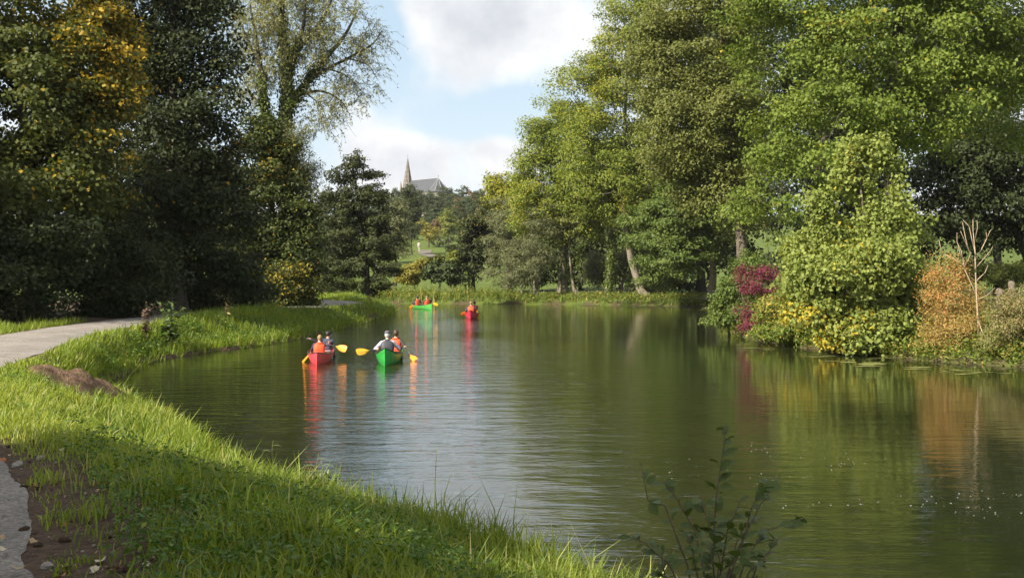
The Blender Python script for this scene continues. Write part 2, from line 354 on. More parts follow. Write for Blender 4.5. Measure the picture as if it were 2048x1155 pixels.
# ------------------------------------------------------------------ vegetation makers
def leaves_mesh(name, Pn, N, T, L, Wd, v, a, fold=0.0, tri=False):
    """one four-sided leaf per point"""
    n = len(Pn); N = unit(N); T = unit(T-N*np.sum(T*N, 1, keepdims=True)); B = np.cross(N, T)
    L = np.broadcast_to(L, n)[:, None]; Wd = np.broadcast_to(Wd, n)[:, None]
    if tri:   # far leaves: one three-sided face of the same area
        V = np.stack([Pn-B*Wd*0.5, Pn+B*Wd*0.5, Pn+T*L], 1); f = np.arange(n*3).reshape(n, 3)
        return mesh_np(name, V.reshape(-1, 3), [f], {'v': ('FACE', np.clip(v, 0, 1)), 'a': ('FACE', np.clip(a, 0, 1))})
    V = np.empty((n, 4, 3), np.float32)
    V[:, 0] = Pn; V[:, 1] = Pn+T*L*0.42+B*Wd*0.5+N*L*fold; V[:, 2] = Pn+T*L; V[:, 3] = Pn+T*L*0.42-B*Wd*0.5+N*L*fold
    f = np.arange(n*4).reshape(n, 4)
    return mesh_np(name, V.reshape(-1, 3), [f], {'v': ('FACE', np.clip(v, 0, 1)), 'a': ('FACE', np.clip(a, 0, 1))})
def tubes(P0, R0, P1, R1, k=5):
    n = len(P0); t = unit(P1-P0); ref = np.where(np.abs(t[:, 2:3]) < 0.9, np.array([[0, 0, 1.0]]), np.array([[1.0, 0, 0]]))
    a = unit(np.cross(t, ref)); b_ = np.cross(t, a); an = np.arange(k)*2*math.pi/k
    ring = a[:, None]*np.cos(an)[None, :, None]+b_[:, None]*np.sin(an)[None, :, None]
    V = np.concatenate([P0[:, None]+ring*R0[:, None, None], P1[:, None]+ring*R1[:, None, None]], 1)
    j = np.arange(k); q = np.stack([j, (j+1) % k, k+(j+1) % k, k+j], 1)
    return V.reshape(-1, 3), (np.arange(n)[:, None, None]*2*k+q[None]).reshape(-1, 4)
def trunk_mesh(name, pts, r0, r1, edges=None, k=10, flare=0.6):
    pts = np.array(pts, float); n = len(pts); rings = []
    an = np.arange(k)*2*math.pi/k
    for i, p in enumerate(pts):
        t = unit((pts[min(i+1, n-1)]-pts[max(i-1, 0)])[None])[0]
        a = unit(np.cross(t, [0, 1, 0.01])[None])[0]; b_ = np.cross(t, a)
        u = i/(n-1); r = (r0*(1-u)+r1*u)*(1+flare*math.exp(-u*12))
        lob = 1+0.10*np.sin(an*3+i*0.7)+(0.22*np.sin(an*5+0.6) if i == 0 else 0)*min(flare, 1)
        rings.append(p+(a[None]*np.cos(an)[:, None]+b_[None]*np.sin(an)[:, None])*(r*lob)[:, None])
    V = np.concatenate(rings); i0 = (np.arange(n-1)[:, None]*k).ravel(); j = np.arange(k)
    q = np.stack([j, (j+1) % k, k+(j+1) % k, k+j], 1); Fq = (i0[:, None, None]+q[None]).reshape(-1, 4)
    if edges is not None and len(edges[0]):
        V2, F2 = tubes(*edges); Fq = np.concatenate([Fq, F2+len(V)]); V = np.concatenate([V, V2])
    return mesh_np(name, V, [Fq])
def sample_clumps(lobes, n, rc, inner=0.15, under=0.55, r=rng):
    """lobes (m,6): centre, radii"""
    area = np.array([(l[3]*l[4]*l[5])**(2/3) for l in lobes]); pr = area/area.sum()
    C = []; O = []
    while len(C) < n:
        l = lobes[r.choice(len(lobes), p=pr)]; d = unit(r.normal(size=(1, 3)))[0]
        if d[2] < -0.35 and r.random() < under: continue
        f = r.uniform(0.35, 0.75) if r.random() < inner else r.uniform(0.80, 1.02)
        f *= 1+0.10*math.sin(d[0]*5+l[0])+0.08*math.sin(d[2]*7+l[1])
        p = l[:3]+d*l[3:]*f
        if r.random() > 0.25:
            deep = False
            for m_ in lobes:
                if m_ is not l and np.sum(((p-m_[:3])/m_[3:])**2) < 0.45: deep = True; break
            if deep and r.random() > inner: continue
        C.append(p); O.append(d)
    return np.array(C), np.array(O)
def skeleton(C, tr, r_tip, maxn=220, r=rng):
    """connect clump centres to the trunk polyline; returns tube edges"""
    nodes = [np.array(p) for p in tr]; par = [i-1 for i in range(len(tr))]; nt_ = len(tr); fixed = len(tr)
    idx = np.arange(len(C))
    if len(C) > maxn: idx = r.choice(len(C), maxn, replace=False)
    axis = np.array(tr); dist = np.array([np.min(np.linalg.norm(axis-C[i], axis=1)) for i in idx])
    for i in idx[np.argsort(dist)]:
        A = np.array(nodes); dv = A-C[i]; dd = np.linalg.norm(dv, axis=1)
        sc = dd+np.maximum(A[:, 2]-C[i][2]+0.3*dd, 0)*0.8; sc[0:max(1, nt_//3)] += 4
        j = int(np.argmin(sc)); p0 = nodes[j]; p1 = C[i]; ln = np.linalg.norm(p1-p0)
        k = 3 if ln > 1.5 else 2; last = j
        for s_ in range(1, k+1):
            u = s_/k; p = p0*(1-u)+p1*u+r.normal(0, 0.05*ln, 3)*(s_ < k)+np.array([0, 0, 0.10*ln*math.sin(math.pi*u)])
            nodes.append(p); par.append(last); last = len(nodes)-1
    n = len(nodes); cnt = np.zeros(n)
    for i in range(n-1, fixed-1, -1):
        cnt[i] = max(cnt[i], 1)
        if par[i] >= fixed: cnt[par[i]] += cnt[i]*0.8
    rad = r_tip*np.maximum(cnt, 1)**0.55
    e = [(i, par[i]) for i in range(fixed, n)]
    A = np.array(nodes); c = np.array([x[0] for x in e], int); p = np.array([x[1] for x in e], int)
    rp = np.where(p < fixed, rad[c]*1.15, np.minimum(rad[p], rad[c]*1.5))
    return A[p], rp, A[c], rad[c]
def px_lobes(lobes, d, depth=0.85):
    out = []
    for l in lobes:
        cx, cy, rx, ry = l[:4]; dd = d+(l[4] if len(l) > 4 else 0); c = P(cx, cy, dd)
        out.append(np.array([*c, rx/F*dd, rx/F*dd*depth, ry/F*dd]))
    return out
def crown(C, O, nleaf, rc, L, asp, flat=0.6, autumn=None, droop=0.35, up=0.5, outw=0.5, rnd=0.65, r=rng, zstretch=None, v_off=0.0, shell=0.0):
    nleaf = int(nleaf*1.3); L = L*0.88
    n = len(C); rcs = rc*r.uniform(0.6, 1.35, n); per = np.maximum((nleaf*(rcs/rc)**2/n).astype(int), 3)
    ci = np.repeat(np.arange(n), per); m = len(ci)
    u = unit(r.normal(size=(m, 3))); u[:, 2] = np.where((u[:, 2] < -0.2) & (r.random(m) < shell), -u[:, 2], u[:, 2])
    rad = np.where(r.random(m) < shell, 0.72+0.30*r.random(m), r.random(m)**(1/2.4)); loc = u*rad[:, None]
    loc[:, 2] *= flat; loc += O[ci]*(r.normal(0, 0.25, m))[:, None]
    Pn = C[ci]+loc*rcs[ci][:, None]
    if zstretch: Pn[:, 2] -= r.random(m)**1.5*zstretch
    N = unit(u*0.35+O[ci]*outw+np.array([0, 0, up])+r.normal(0, rnd, (m, 3)))
    T = unit(r.normal(size=(m, 3))+O[ci]*0.5+np.array([0, 0, -droop*2]))
    v = 0.55*r.random(m)+0.30*r.random(n)[ci]+0.15*(r.random(m) < 0.15)+v_off
    a = np.zeros(m)
    if autumn is not None:
        ca = autumn(C)*r.uniform(0.6, 1.15, n); a = np.where(r.random(m) < np.clip(ca, 0, 1)[ci], r.uniform(0.55, 1, m), 0.0)
    Ls = L*r.uniform(0.65, 1.25, m)
    return Pn, N, T, Ls, Ls*asp, v, a
def tree(name, label, d, base_px, lobes, mat, ncl, nleaf, rc, L, asp=0.75, r0=0.3, bark=None, group=None, cat='tree', autumn=None,
         top=None, trunk_px=None, flat=0.6, depth=0.85, r_tip=0.018, inner=0.15, ivy=0, tips=220, base_z=None, flare=0.6, under=0.55, zstretch=None, up=0.5, outw=0.5, rnd=0.65, droop=0.35, v_off=0.0, shell=0.35):
    bark = bark or BARK
    lb = px_lobes(lobes, d, depth)
    bx = (base_px-CX)/F*d; bz = (ground_z(bx, d) if base_z is None else base_z)-0.06; B = np.array([bx, d, bz])
    C, O = sample_clumps(lb, ncl, rc, inner, under)
    if trunk_px: tr = [B]+[P(x, y, d+(dd[0] if dd else 0)) for x, y, *dd in trunk_px]
    else:
        zt = max(l[2]+l[5]*0.55 for l in lb); w = np.array([l[3]*l[5] for l in lb]); cc = np.average(np.array([l[:3] for l in lb]), axis=0, weights=w)
        zt = bz+(zt-bz)*(top or 0.85); tr = [B+np.array([(cc[0]-bx)*u**1.4+0.12*math.sin(u*5+bx), (cc[1]-d)*u+0.1*math.sin(u*4), (zt-bz)*u]) for u in np.linspace(0, 1, 8)]
    trf = []
    for a_, b_ in zip(tr[:-1], tr[1:]):
        for u in np.linspace(0, 1, 3, endpoint=False): trf.append(np.array(a_)*(1-u)+np.array(b_)*u)
    trf.append(np.array(tr[-1]))
    ed = skeleton(C, trf, r_tip, tips)
    root = empty(name, B); tag(root, label, cat, group)
    link('trunk', trunk_mesh('trunk', np.array(trf)-B, r0, r0*0.22, (ed[0]-B, ed[1], ed[2]-B, ed[3]), flare=flare), bark, root, smooth=True)
    au = (lambda C_: autumn(CX+C_[:, 0]/C_[:, 1]*F, HZ-(C_[:, 2]-CAMZ)/C_[:, 1]*F)) if autumn else None
    Pn, N, T, Ls, Ws, v, a = crown(C, O, nleaf, rc, L, asp, flat, au, zstretch=zstretch, up=up, outw=outw, rnd=rnd, droop=droop, v_off=v_off, shell=shell)
    link('crown', leaves_mesh('crown', Pn-B, N, T, Ls, Ws, v, a, 0.06, d > 50), mat, root)
    if ivy:
        A = np.array(trf); nn = int(ivy); s_ = rng.random(nn)*(len(A)*0.75-1); i = s_.astype(int); fr = (s_-i)[:, None]; base = A[i]*(1-fr)+A[i+1]*fr
        an = rng.random(nn)*2*math.pi; o_ = np.stack([np.cos(an), np.sin(an), rng.normal(0, 0.2, nn)], 1); rr = r0*(1-0.7*s_/len(A))+rng.gamma(1.5, 0.07, nn)
        link('ivy', leaves_mesh('ivy', base+o_*rr[:, None]-B, o_+rng.normal(0, 0.4, (nn, 3)), np.array([[0, 0, -1.0]])+rng.normal(0, 0.5, (nn, 3)), 0.16*rng.uniform(0.7, 1.3, nn), 0.15, rng.random(nn), np.zeros(nn)), LM['ivy'], root)
    return root

# ------------------------------------------------------------------ right bank trees
def blob(x0, y0, sx, sy, w=1.0):
    return lambda X, Y: w*np.exp(-((X-x0)/sx)**2-((Y-y0)/sy)**2)
def blobs(*bs, base=0.0):
    fs = [blob(*b_) for b_ in bs]
    return lambda X, Y: base+sum(f(X, Y) for f in fs)
tree('maple_tree', 'huge bright green maple filling the upper right, tallest of all', 56, 1800,
     [(1790,110,230,170),(1650,300,150,130,-1),(1570,90,110,150,0),(1960,60,170,150,-1),(1900,-120,250,150,0),(1660,-90,190,130,0),(1545,400,75,90,-1),(1830,270,120,70,0),(2080,190,150,120,0),(1810,40,130,110,-3),(1890,180,110,80,-3),(1720,190,120,80,-3)],
     LM['maple'], 520, 96000, 1.05, 0.195, 0.85, 0.55, BARK_DARK, autumn=blobs((1700,60,60,40,0.18),(2000,230,50,40,0.15), base=0.008), trunk_px=[(1795,520),(1785,380),(1778,260),(1790,120),(1800,0),(1805,-120)], flat=0.55, under=0.7, shell=0.4)
tree('alder_tree', 'tall grey-green small-leaved tree with a dark straight trunk left of the huge maple', 68, 1490,
     [(1400,70,95,150),(1370,240,95,110),(1450,240,90,140,-1),(1470,-60,140,130),(1460,390,75,90),(1330,130,70,120,1),(1400,360,80,80,1)],
     LM['alder'], 500, 86000, 0.95, 0.19, 0.8, 0.38, BARK, trunk_px=[(1486,520),(1478,430),(1466,300),(1455,180),(1440,60),(1432,-80)], inner=0.2)
tree('ash_tree', 'yellow-green ash with a thick ivy-clad upright trunk at the far waterside', 110, 1127,
     [(1115,262,62,62),(1085,325,52,65),(1105,400,85,75),(1170,330,85,110),(1060,430,45,45),(1150,440,60,48)],
     LM['ash'], 340, 52000, 1.1, 0.25, 0.7, 0.42, BARK_PALE, autumn=blobs((1060,420,60,80,0.30),(1180,200,80,60,0.2), base=0.03), ivy=2500, inner=0.2, r_tip=0.025)
tree('ash_tree', 'tall yellow-green ash on a pale trunk leaning left over the water', 104, 1292,
     [(1178,185,68,75),(1258,95,78,90),(1260,220,110,120),(1220,340,110,110),(1300,10,66,100),(1255,410,70,60),(1300,330,80,100),(1330,-60,90,90)],
     LM['ash'], 500, 78000, 1.15, 0.24, 0.7, 0.40, BARK_PALE, autumn=blobs((1190,200,80,60,0.35),(1260,420,25,25,0.6),(1230,90,60,60,0.25), base=0.05), trunk_px=[(1282,580),(1262,520),(1250,450),(1244,380),(1248,280),(1252,180),(1262,60)], inner=0.2, r_tip=0.025)
tree('ash_tree', 'slender ash with ivy up its dark trunk between the leaning and the thick trunk', 107, 1216,
     [(1200,415,55,55),(1220,380,55,70),(1180,380,55,65)], LM['ash'], 110, 15000, 1.0, 0.26, 0.7, 0.36, BARK, autumn=blobs(base=0.05), trunk_px=[(1218,560),(1222,510),(1224,460),(1215,390)], ivy=2500)
tree('young_tree', 'thin pale trunk bending right with a small crown at the far waterside', 108, 1156,
     [(1140,455,36,36),(1155,425,36,36)], LM['alder'], 60, 6000, 0.8, 0.26, 0.7, 0.18, BARK_PALE, trunk_px=[(1147,575),(1142,540),(1138,500),(1142,440)], flare=1.5)
tree('willow_sapling', 'young grey-green willow on a thin trunk right at the far waterline', 107.5, 1075,
     [(1055,520,45,45),(1075,480,35,55),(1040,560,30,30)], LM['sallow'], 80, 9000, 0.8, 0.26, 0.35, 0.14, BARK, trunk_px=[(1074,560),(1070,520),(1066,470)])
tree('willow_tree', 'silvery green willow standing behind the weedy far bank left of the ashes', 117, 1020,
     [(1025,470,45,60),(1010,540,35,45),(1045,530,40,50),(1010,430,28,40)], LM['sallow'], 130, 16000, 0.9, 0.28, 0.35, 0.25, BARK)
tree('autumn_tree', 'round tree with orange-tinged top peeping out behind the ash', 134, 1015,
     [(1005,390,30,40),(1025,410,35,40),(1000,430,28,30)], LM['ash'], 90, 9000, 1.0, 0.32, 0.75, 0.3, BARK, autumn=blobs((995,375,30,40,0.8),(1000,410,20,20,0.4)))
tree('hornbeam_tree', 'low dense deep green tree with drooping layers over a flared pale trunk', 94.5, 1421,
     [(1365,440,90,70),(1310,490,62,55,-1),(1430,440,75,62,0),(1355,515,62,42,-2),(1450,390,80,80,1),(1290,440,45,45),(1320,560,38,24,-2)],
     LM['hornbeam'], 330, 46000, 0.95, 0.25, 0.75, 0.42, BARK_PALE, trunk_px=[(1424,585),(1426,550),(1424,500),(1410,430),(1400,380)], flat=0.4, flare=1.6, up=0.8)
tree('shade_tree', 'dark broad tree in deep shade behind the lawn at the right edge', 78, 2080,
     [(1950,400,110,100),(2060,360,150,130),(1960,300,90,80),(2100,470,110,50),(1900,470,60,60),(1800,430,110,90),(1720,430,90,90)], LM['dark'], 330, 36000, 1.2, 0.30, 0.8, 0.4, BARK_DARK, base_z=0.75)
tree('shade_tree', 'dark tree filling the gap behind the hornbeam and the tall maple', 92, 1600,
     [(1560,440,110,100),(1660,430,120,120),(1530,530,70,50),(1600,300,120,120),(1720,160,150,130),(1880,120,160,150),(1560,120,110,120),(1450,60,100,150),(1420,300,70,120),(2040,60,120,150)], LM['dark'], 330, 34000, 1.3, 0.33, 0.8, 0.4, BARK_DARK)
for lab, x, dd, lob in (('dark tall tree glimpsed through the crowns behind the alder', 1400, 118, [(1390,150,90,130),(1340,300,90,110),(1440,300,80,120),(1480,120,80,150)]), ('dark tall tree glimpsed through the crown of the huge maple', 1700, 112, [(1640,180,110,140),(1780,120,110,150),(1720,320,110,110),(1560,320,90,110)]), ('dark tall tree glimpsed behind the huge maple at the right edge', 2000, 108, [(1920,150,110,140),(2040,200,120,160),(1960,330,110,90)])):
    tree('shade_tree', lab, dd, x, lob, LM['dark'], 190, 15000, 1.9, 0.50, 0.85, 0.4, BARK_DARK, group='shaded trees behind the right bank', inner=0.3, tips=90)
for lab, x, dd, lob in (('shaded thicket tree behind the leaning ash trunk', 1240, 128, [(1230,500,70,70),(1290,490,60,70)]),
                        ('shaded thicket tree between the slim trunks of the far bank', 1160, 134, [(1150,510,60,60),(1100,500,50,70)]),
                        ('shaded thicket tree behind the flared pale trunk', 1430, 120, [(1420,520,90,60),(1350,500,70,80)])):
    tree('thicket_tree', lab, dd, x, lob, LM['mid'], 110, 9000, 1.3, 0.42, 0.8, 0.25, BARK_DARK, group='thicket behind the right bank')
for i, (x, y, rx, ry, dd) in enumerate(((1215, 535, 45, 35, 118), (1300, 560, 35, 25, 112))):
    tree('sallow_bush', ('pale sallow bush seen between the ivy trunk and the thick ash trunk', 'small sallow bush right of the leaning trunk in the meadow')[i], dd, x, [(x, y, rx, ry), (x-18, y+12, rx*0.7, ry*0.7)], LM['sallow'], 50, 6000, 0.8, 0.3, 0.45, 0.1, BARK, cat='bush')
tree('hedge_bush', 'sunlit yellow-green hedge beyond the lawn at the right edge', 105, 2010, [(1960,548,60,22),(2030,552,60,22),(2090,545,50,25)], LM['lime'], 80, 6000, 0.9, 0.34, 0.7, 0.1, BARK, cat='bush', base_z=0.7)

# shrubs of the right waterside
MBUSH = tree('maple_bush', 'large light green field maple bush at the right waterside with yellowing lower leaves', 38, 1740,
     [(1722,382,34,46),(1762,320,14,32),(1668,462,38,38,0.3),(1778,445,44,58,-0.3),(1612,548,52,42),(1725,540,88,66,-0.7),(1828,590,50,66),(1598,505,24,22,0.4),(1852,465,12,50,0.5),(1695,345,9,28),(1760,650,54,38,-0.8),(1640,615,62,44,-0.3),(1690,678,44,22,-0.8),(1645,405,20,26),(1800,340,14,40),(1715,300,12,26)],
     LM['maple_bush'], 470, 36000, 0.46, 0.150, 0.95, 0.10, BARK, cat='bush', autumn=blobs((1605,628,36,24,0.85),(1655,688,36,24,0.9),(1700,500,22,30,0.30),(1715,640,20,25,0.35), base=0.010), top=0.9, flat=0.85, r_tip=0.007, flare=0.2, inner=0.3, shell=0.0, rnd=0.9, up=0.35)
def shoots(root, d, tops, mat):
    B = np.array(root.location); r = random.Random(8)
    for x, y, ln in tops:
        top = Vector(P(x, y, d+r.uniform(-0.6, 0.3))-B); base = top-Vector((r.gauss(0, 0.06), 0, ln)); m_ = MB(); m_.tube([base, base.lerp(top, 0.5)+Vector((0.02, 0, 0)), top], [0.009, 0.007, 0.003], 5); st_ = m_.build('shoot', SHOOT, root, smooth=True); Q = []; N = []; T = []
        for k in range(int(ln/0.055)):
            p = base.lerp(top, (k+0.5)/int(ln/0.055)); an = k*1.57+r.random()
            for q_ in (0, math.pi): Q.append(p); t = Vector((math.cos(an+q_), math.sin(an+q_), 0.15)); T.append(t); N.append(Vector((r.gauss(0, 0.3), r.gauss(-0.2, 0.3), 1)))
        n = len(Q); link('leaves', leaves_mesh('leaves', np.array([tuple(q_) for q_ in Q]), np.array([tuple(q_) for q_ in N]), np.array([tuple(q_) for q_ in T]), rng.uniform(0.09, 0.16, n), 0.11, rng.random(n)*0.6+0.4, (rng.random(n) < 0.12)*0.7, 0.05), mat, st_)
SHOOT = pmat('maple_shoot', (0.30, 0.14, 0.07), 0.7)
shoots(MBUSH, 38, ((1700,290,0.9),(1722,278,1.1),(1764,264,1.1),(1775,272,1.0),(1742,288,0.9),(1735,300,0.8),(1752,276,1.0),(1712,312,0.8)), LM['maple_bush'])
tree('crimson_shrub', 'crimson-leaved shrub hanging over the water left of the maple bush', 45, 1525,
     [(1500,545,26,12),(1532,550,24,16),(1518,578,38,10),(1494,618,24,6,-0.4),(1540,604,16,8),(1512,652,36,14,-0.8),(1548,585,16,12),(1485,560,14,8),(1505,632,22,6,-0.6)], LM['crimson'], 150, 5600, 0.24, 0.10, 0.5, 0.05, BARK, cat='shrub', r_tip=0.006, autumn=blobs(base=0.16), flat=0.9, shell=0.0)
tree('orange_shrub', 'feathery orange and yellow shrub right of the maple bush at the waterline', 35.2, 1905,
     [(1898,590,36,34),(1905,655,48,46,-0.2),(1880,556,24,18),(1932,640,36,46),(1876,686,28,22,-0.3),(1920,552,16,26),(1866,620,20,10),(1860,660,16,8),(1905,530,8,22),(1880,535,7,18),(1945,600,16,30),(1858,590,14,6)], LM['orange'], 230, 17000, 0.30, 0.085, 0.34, 0.04, BARK, cat='shrub', r_tip=0.005, autumn=blobs((1890,560,40,45,0.55),(1880,620,30,40,0.25), base=0.12), inner=0.3, flat=0.9, shell=0.0)
tree('straw_shrub', 'pale straw-brown seedy shrub at the right edge of the picture by the water', 33.5, 2020,
     [(2010,650,42,50),(2050,630,50,55),(2075,670,55,50),(1985,690,34,26)], LM['straw'], 200, 20000, 0.26, 0.085, 0.4, 0.04, BARK, cat='shrub', r_tip=0.005, autumn=blobs((1990,690,50,40,0.5), base=0.3), inner=0.3, flat=0.9, shell=0.0)
tree('waterside_bush', 'mixed green and russet low bush between the crimson shrub and the maple bush', 42.5, 1575,
     [(1575,630,55,38),(1555,660,50,28,-0.4),(1600,600,40,30),(1590,670,40,22,-0.6)], LM['herb'], 120, 11000, 0.34, 0.13, 0.5, 0.05, BARK, cat='bush', r_tip=0.006, autumn=blobs((1560,610,40,30,0.45), base=0.12))
tree('waterside_bush', 'dark green bush drooping to the water just left of the crimson shrub', 49, 1462,
     [(1460,615,36,36),(1445,638,30,20,-0.5),(1480,580,30,36),(1500,540,26,36,1)], LM['hornbeam'], 120, 10000, 0.36, 0.14, 0.65, 0.06, BARK, cat='bush', r_tip=0.006)
# the bare dead stem
def dead_stem():
    d = 34.6; B = P(1957, 712, d); mbs = MB()
    def br(pts, r0, r1):
        q_ = [P(x, y, d+z)-B for x, y, z in pts]; mbs.tube(q_, list(np.linspace(r0, r1, len(q_))), 6)
    br([(1957,716,0),(1956,640,0),(1953,590,0),(1951,540,0),(1950,500,0),(1946,460,0.1),(1946,438,0.1)], 0.032, 0.008)
    for pts in ([(1951,545,0),(1940,505,-0.3),(1928,478,-0.5),(1921,462,-0.6)], [(1951,520,0),(1962,500,0.3),(1972,480,0.4),(1980,462,0.5),(1984,458,0.5)], [(1952,535,0),(1972,512,-0.2),(1982,500,-0.3),(1986,492,-0.3)],
                [(1950,505,0),(1942,470,0.2),(1938,452,0.2),(1926,440,0.2)], [(1950,480,0),(1955,455,-0.2),(1954,440,-0.2)], [(1936,497,-0.35),(1930,470,-0.2),(1925,445,-0.2)], [(1974,476,0.4),(1972,464,0.4)],
                [(1953,590,0),(1930,540,0.3),(1922,500,0.5),(1914,484,0.5),(1914,465,0.5)], [(1926,530,0.4),(1905,515,0.6),(1885,508,0.8)], [(1928,536,0.3),(1936,520,0.1),(1942,505,0)], [(1924,520,0.4),(1916,490,0.3)],
                [(1885,508,0.8),(1880,490,0.8),(1878,480,0.8)], [(1953,600,0),(1975,590,-0.3),(1990,575,-0.4)], [(1956,640,0),(1965,665,-0.5),(1985,690,-0.8),(2018,700,-1.0)], [(1954,560,0),(1970,545,0.2),(1976,530,0.2)]):
        br(pts, 0.017, 0.006)
    o = mbs.build('dead_sapling', TWIG, None, B, True); tag(o, 'bare dead sapling with pale forked twigs above the orange shrub', 'dead tree')
dead_stem()
for (x, y, h, lab, d) in ((1999, 628, 0.78, 'weathered square wooden post standing on the lawn behind the straw shrub', 44.0), (2026, 612, 1.0, 'leaning grey stump post at the right edge behind the straw shrub', 46.0)):
    B = np.array(((x-CX)/F*d, d, 0)); B[2] = ground_z(B[0], d)-0.05; m_ = MB(); tl = 0.06 if h > 0.9 else 0.0
    k = 9; rings = []
    for i, u in enumerate(np.linspace(0, 1, 6)):
        r_ = 0.14*(1.15-0.2*u); rings.append([(r_*math.cos(t_)*(1+0.12*math.sin(3*t_+i))-tl*u, r_*math.sin(t_)*(1+0.1*math.cos(2*t_+i)), (h+0.7)*u+(0.05*math.sin(t_*2) if i == 5 else 0)) for t_ in np.arange(k)*2*math.pi/k])
    m_.loft(rings); o = m_.build('wooden_post', BARK, None, B, True); tag(o, lab, 'post')

# ------------------------------------------------------------------ left bank trees
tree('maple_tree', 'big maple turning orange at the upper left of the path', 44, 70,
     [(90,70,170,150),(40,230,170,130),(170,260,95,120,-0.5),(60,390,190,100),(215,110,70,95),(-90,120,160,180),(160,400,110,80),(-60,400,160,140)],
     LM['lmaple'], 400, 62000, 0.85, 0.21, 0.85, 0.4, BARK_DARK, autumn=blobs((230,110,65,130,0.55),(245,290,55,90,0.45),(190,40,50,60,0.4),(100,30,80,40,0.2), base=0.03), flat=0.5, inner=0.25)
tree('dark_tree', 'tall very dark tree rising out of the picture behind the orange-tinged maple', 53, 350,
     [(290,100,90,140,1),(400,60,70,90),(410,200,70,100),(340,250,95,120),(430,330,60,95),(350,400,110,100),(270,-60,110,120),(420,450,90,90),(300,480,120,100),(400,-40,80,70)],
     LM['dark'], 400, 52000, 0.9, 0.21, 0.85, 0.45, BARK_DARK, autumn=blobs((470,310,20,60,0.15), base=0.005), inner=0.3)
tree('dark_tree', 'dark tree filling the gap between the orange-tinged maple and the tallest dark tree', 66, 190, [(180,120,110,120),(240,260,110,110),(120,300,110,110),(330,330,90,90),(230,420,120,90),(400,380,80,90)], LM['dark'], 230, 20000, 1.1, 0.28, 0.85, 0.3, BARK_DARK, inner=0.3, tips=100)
tree('green_tree', 'mid-green tree beside the bend of the path in front of the tall willow', 64, 545,
     [(545,360,62,70),(595,430,45,60),(520,440,72,90),(560,520,75,70),(520,290,40,45),(610,500,35,50),(480,520,70,80)],
     LM['mid'], 260, 34000, 0.8, 0.21, 0.8, 0.3, BARK_DARK, autumn=blobs((560,330,40,40,0.22), base=0.02), inner=0.3)
tree('sallow_tree', 'feathery grey-green sallow top below the tall willow', 70, 580, [(585,300,42,48),(560,340,50,50),(610,350,30,50)], LM['sallow'], 90, 14000, 0.7, 0.24, 0.28, 0.2, BARK_DARK, zstretch=0.6)
# understorey along the left of the path
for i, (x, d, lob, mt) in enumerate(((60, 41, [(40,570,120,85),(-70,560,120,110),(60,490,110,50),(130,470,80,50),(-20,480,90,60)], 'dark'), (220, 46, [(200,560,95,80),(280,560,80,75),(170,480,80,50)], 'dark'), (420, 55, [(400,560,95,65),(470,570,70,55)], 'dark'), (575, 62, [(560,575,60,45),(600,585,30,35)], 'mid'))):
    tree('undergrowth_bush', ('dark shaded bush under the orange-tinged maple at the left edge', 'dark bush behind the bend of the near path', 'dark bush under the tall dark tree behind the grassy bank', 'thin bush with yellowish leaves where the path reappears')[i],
         d, x, lob, LM[mt], 150, 15000, 0.7, 0.19, 0.7, 0.12, BARK_DARK, cat='bush', group='undergrowth left of the path', inner=0.35, under=0.1, autumn=(blobs((590,560,40,50,0.4), base=0.05) if i == 3 else None))
